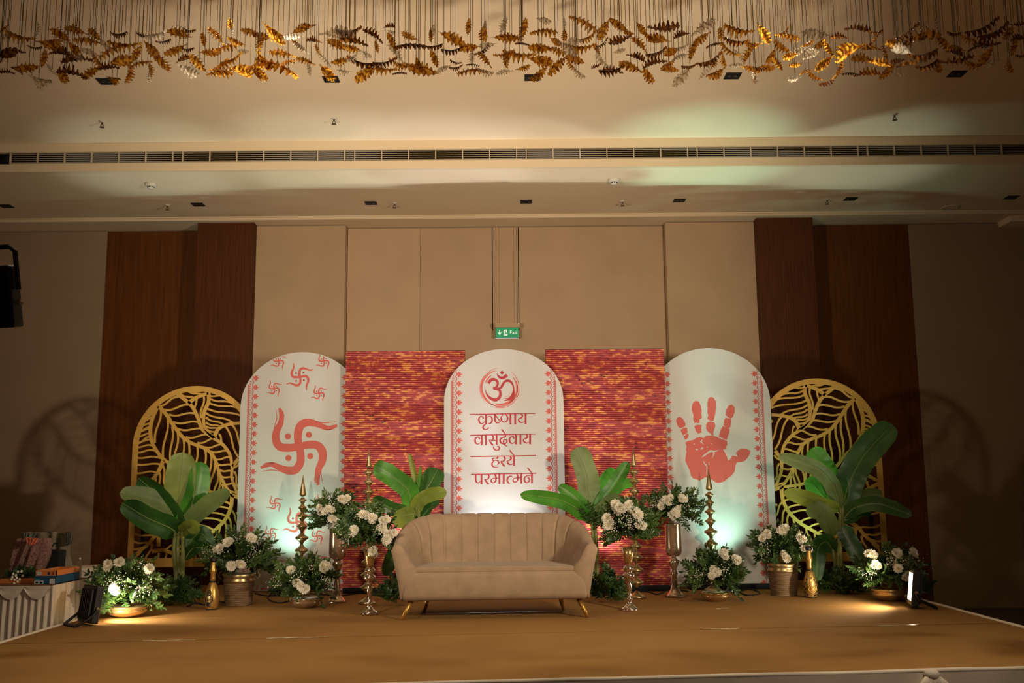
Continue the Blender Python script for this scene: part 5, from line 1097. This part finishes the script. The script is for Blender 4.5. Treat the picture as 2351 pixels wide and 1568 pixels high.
rp = PZ(2102, 1396); floodlight('floor_floodlight', 'floor floodlight with glowing white panel at the right stage edge', (rp.x, rp.y, 0.165), (rp.x - 1.0, rp.y + 0.22, 0.30), 0.20, 0.30, 0.06, 10.0, FLOOD_W, (1, 0.86, 0.62), 156, 0.6, 0.05, True, GF)
def par(label, x, y, aim, watts, c_in, c_out, up_w=90.0, lean=(0.0, 0.0)):
    loc = Vector((x, y, 0.13)); t = thing('uplighter', label, 'stage light', (x, y, 0), 'small uplighters hidden along the backdrops')
    d = (Vector(aim) - loc).normalized(); T = Matrix.Translation(loc) @ d.to_track_quat('Z', 'Y').to_matrix().to_4x4()
    MB().lathe([(0.0, -0.10), (0.05, -0.10), (0.062, -0.085), (0.062, 0.05), (0.066, 0.052), (0.066, 0.062), (0.056, 0.062), (0.054, 0.04)], n=24, mtx=T).build('can', M['black'], t, smooth=True)
    MB().lathe([(0.0, 0.040), (0.054, 0.040), (0.054, 0.036)], n=20, mtx=T).build('led_lens', mat('led_lens_lit', (230, 255, 245), 0.3, emit=(225, 255, 240), estr=8.0), t)
    for sx in (-1, 1): MB().tube([T @ Vector((sx * 0.07, 0, 0)), Vector((x + sx * 0.075, y, 0.03)), Vector((x + sx * 0.06, y, 0.008))], 0.008, 6).build('bracket_arm', M['black'], t)
    MB().box(x - 0.09, x + 0.09, y - 0.05, y + 0.05, 0, 0.012).build('foot_plate', M['black'], t)
    L = T @ Vector((0, 0, 0.075))
    spot('inner_beam', L, (x + lean[0], y + lean[1], 4.3), up_w, c_in, 30, 0.9, 0.03, t); spot('outer_beam', L, aim, watts, c_out, 86, 1.0, 0.045, t)
WH, MINT, LAV, PK = (0.86, 1.0, 0.94), (0.50, 1.0, 0.76), (0.92, 0.92, 1.0), (1.0, 0.6, 0.62)
par('uplighter at the foot of the swastika arch', -2.27, 10.01, (-2.27, 10.36, 1.0), PAR_W, WH, MINT, 130, (0.3, -0.05))
par('uplighter behind the sofa at the centre arch', -0.13, 9.85, (-0.13, 10.19, 1.0), PAR_W * 1.7, LAV, (0.9, 0.95, 1.0), 160, (-0.5, 0.35))
par('uplighter at the foot of the palm print arch', 2.12, 10.01, (2.12, 10.36, 1.0), PAR_W, (0.5, 1.0, 0.82), MINT, 330, (-0.1, 0.0))
par('uplighter at the foot of the left reed screen', -1.13, 9.98, (-1.13, 10.27, 1.1), PAR_W * 1.5, WH, (1.0, 0.94, 0.94), 60)
par('uplighter at the foot of the right reed screen', 0.93, 9.98, (0.95, 10.27, 1.1), PAR_W * 1.5, WH, (1.0, 0.94, 0.94), 90, (-0.4, 0.2))
par('uplighter behind the left banana plant', -3.17, 10.12, (-3.15, 10.3, 0.9), PAR_W * 0.5, WH, MINT, 130, (-0.6, 0))
par('uplighter behind the right banana plant', 3.12, 10.12, (3.05, 10.3, 1.1), PAR_W * 1.2, WH, MINT, 110, (0.5, 0))

# cables along the foot of the backdrops
GK = 'black cables on the stage floor'
def cable(label, pts, r=0.006):
    P = smooth_path([tuple(PZ(x, y, r + 0.002)) for x, y in pts], 8); tag(MB().tube(P, r, 6).build('power_cable', M['blackmatt'], None, smooth=True), label, 'cable', GK)
cable('black cable looping below the swastika arch', [(585, 1362), (620, 1368), (655, 1360), (672, 1374), (640, 1384), (615, 1372), (640, 1356), (700, 1362), (760, 1366)])
cable('black cable along the foot of the left reed screen', [(780, 1368), (830, 1362), (880, 1368), (930, 1364), (1000, 1366)])
cable('black cable along the foot of the right reed screen', [(1400, 1362), (1480, 1358), (1510, 1364), (1540, 1352), (1580, 1358)])
cable('black cable tangle below the palm print arch', [(1680, 1356), (1720, 1352), (1745, 1362), (1715, 1366), (1700, 1356), (1760, 1350), (1790, 1356)])
cable('black cable behind the left gold bottle', [(430, 1392), (450, 1384), (470, 1388), (500, 1380), (520, 1384)])
for lab, x0, x1, y in (('black base rail under the left reed screen', -1.70, -0.75, 10.14), ('black base rail under the right reed screen', 0.62, 1.55, 10.14), ('black base rail under the palm print arch', 1.75, 2.62, 10.22)):
    tag(MB().tube([(x0, y, 0.03), (x1, y, 0.03)], 0.028, 10).build('base_rail', M['blackmatt']), lab, 'rail', 'black base rails')

# ================================================================== SIDE TABLE AT THE LEFT
TZ = 0.30
c0 = PZ(119, 1343, TZ); c1 = PZ(206, 1326, TZ)
tx1, ty0, ty1 = c0.x, c0.y, c1.y; tx0 = tx1 - 1.85
tb = thing('side_table', 'long table in pleated white skirting at the left of the stage', 'table', ((tx0 + tx1) / 2, (ty0 + ty1) / 2, FLOOR_Z))
MB().box(tx0, tx1, ty0, ty1, TZ - 0.03, TZ).build('table_top', mat('table_top_brown', (112, 72, 44), 0.7), tb)
mb = MB()
for k in range(9):   # swags of the top cloth
    xa, xb = tx0 + 0.206 * k, tx0 + 0.206 * (k + 1); vs = []; n = 12
    for j in range(6):
        for i in range(n + 1):
            u = i / n; sag = 0.02 + 0.085 * (1 - (2 * u - 1) ** 2); vs.append((xa + (xb - xa) * u, ty0 - 0.03 - 0.006 * math.sin(j * 1.4 + 6 * u), TZ - 0.002 - sag * j / 5))
    mb.add(vs, [(j * (n + 1) + i, j * (n + 1) + i + 1, (j + 1) * (n + 1) + i + 1, (j + 1) * (n + 1) + i) for j in range(5) for i in range(n)])
mb.build('swag_cloth', M['skirt'], tb, smooth=True)
pleats((tx0, ty0 - 0.008, 0), (tx1 + 0.015, ty0 - 0.008, 0), FLOOR_Z, TZ - 0.004, (0, -1, 0), 640, 0.017, 19.0).build('front_skirt', M['skirt'], tb, smooth=True)
pleats((tx1 + 0.008, ty0, 0), (tx1 + 0.008, ty1, 0), FLOOR_Z, TZ - 0.004, (1, 0, 0), 260, 0.018, 11).build('side_skirt', M['skirt'], tb, smooth=True)
for x, y in ((tx0 + 0.08, ty0 + 0.08), (tx1 - 0.08, ty0 + 0.08), (tx0 + 0.08, ty1 - 0.08), (tx1 - 0.08, ty1 - 0.08)):
    MB().box(x - 0.02, x + 0.02, y - 0.02, y + 0.02, FLOOR_Z, TZ - 0.03).build('leg', M['black'], tb)
# shallow carton
a = PZ(77, 1342, TZ); b_ = PZ(130, 1341, TZ); cw = b_.x - a.x; s = scale_at(a); ch = 31 * s; cyy = a.y + 0.01
bx_ = thing('carton', 'shallow blue and orange carton on the side table', 'box', (a.x + cw / 2, cyy + 0.2, TZ))
MB().box(a.x, a.x + cw, cyy, cyy + 0.42, TZ, TZ + ch * 0.62).build('blue_sides', mat('carton_blue', (24, 74, 108), 0.6), bx_)
om_ = mat('carton_orange', (206, 124, 62), 0.6)
mb = MB()
for q in ((0, cw, 0, 0.006), (0, cw, 0.414, 0.42), (0, 0.006, 0, 0.42), (cw - 0.006, cw, 0, 0.42)): mb.box(a.x + q[0], a.x + q[1], cyy + q[2], cyy + q[3], TZ + ch * 0.62, TZ + ch)
mb.build('orange_rim', om_, bx_)
wl = mat('carton_label', (196, 196, 190), 0.6); dk = mat('carton_ink', (50, 46, 48), 0.6)
def lab(u0, u1, v0, v1, ma, nm): MB().box(a.x + cw * u0, a.x + cw * u1, cyy - 0.002, cyy, TZ + ch * v0, TZ + ch * v1).build(nm, ma, bx_)
lab(0.0, 0.42, 0.02, 0.27, wl, 'white_label'); lab(0.70, 0.94, 0.03, 0.42, wl, 'white_label'); lab(0.1, 0.3, 0.66, 0.93, wl, 'white_label')
lab(0.06, 0.18, 0.08, 0.2, dk, 'label_mark'); lab(0.25, 0.38, 0.05, 0.2, dk, 'label_mark'); lab(0.6, 0.7, 0.7, 0.9, dk, 'label_mark'); lab(0.8, 0.88, 0.7, 0.9, mat('carton_red_mark', (150, 50, 40), 0.6), 'label_mark'); lab(0.03, 0.25, 0.33, 0.40, mat('carton_teal', (40, 140, 140), 0.6), 'label_mark')
MB().box(a.x, a.x + cw, cyy, cyy + 0.42, TZ, TZ + 0.005).build('bottom', om_, bx_)
# tray of white buds
tr = PZ(38, 1340, TZ); s = scale_at(tr)
ft = thing('flower_tray', 'orange tray of leaves and white buds on the side table', 'flowers', (tr.x, tr.y + 0.12, TZ))
MB().box(tr.x - 40 * s, tr.x + 42 * s, tr.y, tr.y + 0.26, TZ, TZ + 0.035).build('tray', om_, ft, bevel=0.008)
greenery(ft, Vector((tr.x - 2 * s, tr.y + 0.1, TZ + 0.05)), 36 * s, 24 * s, 26, 61, 0.1, mix=(0, 0, 1))
rr = random.Random(5)
for x, y in ((28, 1325), (36, 1321), (33, 1331), (41, 1313), (49, 1312), (30, 1318), (38, 1327), (32, 1340), (40, 1335), (26, 1330), (45, 1330), (52, 1322)):
    p = PY(x, y, tr.y + 0.0); MB().lathe([(0, -0.011), (0.008, -0.008), (0.011, 0), (0.008, 0.008), (0, 0.012)], p, 10).build('white_bud', M['gyps'], ft, smooth=True)
# draped cloths
def drape(name, label, cat, ma, px, Y, seed, amp=0.03, thick=0.10, group=None, base=None):
    """a hanging cloth: px = rows of (left x, right x, y), front sheet pushed into folds, with a back sheet"""
    n = 40; vs = []; rows = smooth_path(px, 5); R = len(rows)
    for j, (xl, xr, y) in enumerate(rows):
        for i in range(n + 1):
            u = i / n; t_ = j / (R - 1); f = amp * (0.35 + t_) * math.sin(u * 22 + 3 * noise.noise((u * 3, t_ * 1.5, seed))) + amp * 0.6 * noise.noise((u * 9, t_ * 5, seed))
            p = PY(xl + (xr - xl) * u, y + 5 * noise.noise((u * 4, 7, seed)) * (1 if j in (0, R - 1) else 0.3), Y); vs.append(p + Vector((0, -thick * math.sin(math.pi * min(1, 0.15 + u * 0.7)) * (0.4 + 0.6 * t_) - f, 0)))
    k0 = len(vs); fs = [(j * (n + 1) + i, j * (n + 1) + i + 1, (j + 1) * (n + 1) + i + 1, (j + 1) * (n + 1) + i) for j in range(R - 1) for i in range(n)]
    vs += [Vector((v.x, Y + thick * 0.5, v.z)) for v in vs]; fs += [tuple(k0 + q for q in f[::-1]) for f in fs]
    rim = [i for i in range(n + 1)] + [j * (n + 1) + n for j in range(1, R)] + [(R - 1) * (n + 1) + i for i in range(n - 1, -1, -1)] + [j * (n + 1) for j in range(R - 2, 0, -1)]
    fs += [(rim[q], k0 + rim[q], k0 + rim[(q + 1) % len(rim)], rim[(q + 1) % len(rim)]) for q in range(len(rim))]
    return MB().add(vs, fs)
zt = TZ
def seq_mat():
    ma = mat('pink_sequin_cloth', (184, 130, 122), 0.55, var=0.45, vscale=70, rgb2=(222, 176, 164)); b = ma.node_tree.nodes['Principled BSDF']; b.inputs['Metallic'].default_value = 0.3
    v = ma.node_tree.nodes.new('ShaderNodeTexVoronoi'); v.inputs['Scale'].default_value = 160; bp = ma.node_tree.nodes.new('ShaderNodeBump'); bp.inputs['Strength'].default_value = 0.8; bp.inputs['Distance'].default_value = 0.01
    ma.node_tree.links.new(v.outputs['Distance'], bp.inputs['Height']); ma.node_tree.links.new(bp.outputs[0], b.inputs['Normal']); return ma
dl = thing('sequin_garment', 'pink sequinned garment draped over a bag on the side table', 'garment', (PY(75, 1315, ty0 + 0.42).x, ty0 + 0.42, TZ))
drape('x', '', '', None, [(42, 112, 1236), (36, 114, 1255), (30, 110, 1280), (24, 100, 1305), (20, 92, 1322)], ty0 + 0.40, 3, 0.016, 0.10).build('cloth', seq_mat(), dl, smooth=True)
drape('x', '', '', None, [(58, 88, 1235), (62, 84, 1244), (66, 80, 1250)], ty0 + 0.27, 5, 0.006, 0.02).build('lining', mat('orange_lining', (196, 104, 78), 0.7), dl, smooth=True)
bg = thing('black_bag', 'black bag standing behind the carton on the side table', 'bag', (PY(115, 1318, ty0 + 0.5).x, ty0 + 0.5, TZ))
q0, q1, q2, q3 = [PY(x, y, ty0 + 0.46) for x, y in ((92, 1318), (132, 1318), (136, 1264), (108, 1262))]
mb = MB(); vs = [q0, q1, q2, q3] + [v + Vector((0, 0.14, 0)) for v in (q0, q1, q2, q3)]
mb.add(vs, [(0, 1, 2, 3), (7, 6, 5, 4), (0, 4, 5, 1), (1, 5, 6, 2), (2, 6, 7, 3), (3, 7, 4, 0)]).build('bag_body', M['blackmatt'], bg, bevel=0.015)
h0 = q3.lerp(q2, 0.25); h1 = q3.lerp(q2, 0.8); MB().tube([h0, h0 + Vector((0.01, 0.05, 0.05)), h1 + Vector((-0.01, 0.05, 0.05)), h1], 0.006, 6).build('handle', M['blackmatt'], bg, smooth=True)
# chair with a jacket behind the table
chY = ty1 + 0.35; pc = PY(110, 1300, chY)
chr_ = thing('hall_chair', 'wooden chair behind the side table with a jacket over it', 'chair', (pc.x, chY, FLOOR_Z))
wd_ = mat('chair_wood', (120, 84, 56), 0.5); xl, xr, zt2 = PY(60, 1222, chY).x, PY(152, 1222, chY).x, PY(110, 1226, chY).z
for x in (xl, xr):
    MB().tube([(x, chY, FLOOR_Z), (x, chY, zt2)], 0.02, 8).build('back_post', wd_, chr_); MB().tube([(x, chY - 0.42, FLOOR_Z), (x, chY - 0.42, 0.0)], 0.02, 8).build('leg', wd_, chr_)
for z in (zt2 - 0.03, zt2 - 0.2): MB().box(xl, xr, chY - 0.012, chY + 0.012, z - 0.03, z + 0.03).build('back_rail', wd_, chr_)
MB().box(xl - 0.02, xr + 0.02, chY - 0.45, chY + 0.02, 0.0, 0.05).build('seat', wd_, chr_, bevel=0.01)
jk = thing('jacket', 'grey-green jacket hung over the wooden chair back', 'jacket', (pc.x, chY - 0.04, 0.2))
drape('x', '', '', None, [(54, 160, 1222), (52, 163, 1228), (58, 160, 1245), (70, 160, 1275), (76, 166, 1304)], chY - 0.05, 8, 0.018, 0.05).build('jacket_body', mat('jacket_cloth', (120, 112, 92), 0.8, var=0.15, vscale=14), jk, smooth=True)
drape('x', '', '', None, [(50, 84, 1223), (52, 80, 1232), (56, 76, 1238)], chY - 0.12, 9, 0.008, 0.02).build('collar', mat('jacket_collar', (92, 96, 90), 0.8), jk, smooth=True)
drape('x', '', '', None, [(150, 164, 1222), (152, 166, 1238), (154, 160, 1250)], chY - 0.13, 10, 0.008, 0.03).build('sleeve', mat('jacket_sleeve', (78, 78, 72), 0.8), jk, smooth=True)
# clear bottle and stack of white plates on the table
pb = PZ(181, 1327, TZ); s = scale_at(pb)
wbt = thing('water_bottle', 'clear plastic bottle at the back corner of the side table', 'bottle', pb)
MB().lathe([(r * s, z * s) for r, z in ((0, 0), (4.6, 0), (5, 2), (5, 20), (4.4, 24), (5, 28), (4.8, 32), (2.4, 40), (1.8, 42))], pb, 18).build('bottle_body', glass_leaf_mat('clear_plastic', (170, 150, 130), (235, 225, 212), 0.7), wbt, smooth=True)
MB().lathe([(r * s, z * s) for r, z in ((2.3, 42), (2.3, 46), (0, 46.5))], pb, 14).build('bottle_cap', M['white_plastic'], wbt)
rt = PY(205, 1300, ty1 + 0.75)
ct = thing('round_table', 'round white-clothed table far behind the side table', 'table', (rt.x, rt.y, FLOOR_Z))
MB().lathe([(0.0, 0.0), (0.2, 0.0), (0.23, -0.015), (0.235, -0.04)], (rt.x, rt.y, rt.z), 32).build('cloth_top', M['skirt'], ct, smooth=True)
mb = MB(); n = 60; vs = []
for j in range(6):
    for k in range(n): a_ = 6.283 * k / n; R = 0.235 + 0.012 * math.sin(k * 2.1) * j / 5; vs.append((rt.x + R * math.cos(a_), rt.y + R * math.sin(a_), rt.z - 0.03 + (FLOOR_Z - rt.z + 0.04) * j / 5))
mb.add(vs, [(j * n + k, j * n + (k + 1) % n, (j + 1) * n + (k + 1) % n, (j + 1) * n + k) for j in range(5) for k in range(n)]).build('cloth_drop', M['skirt'], ct, smooth=True)
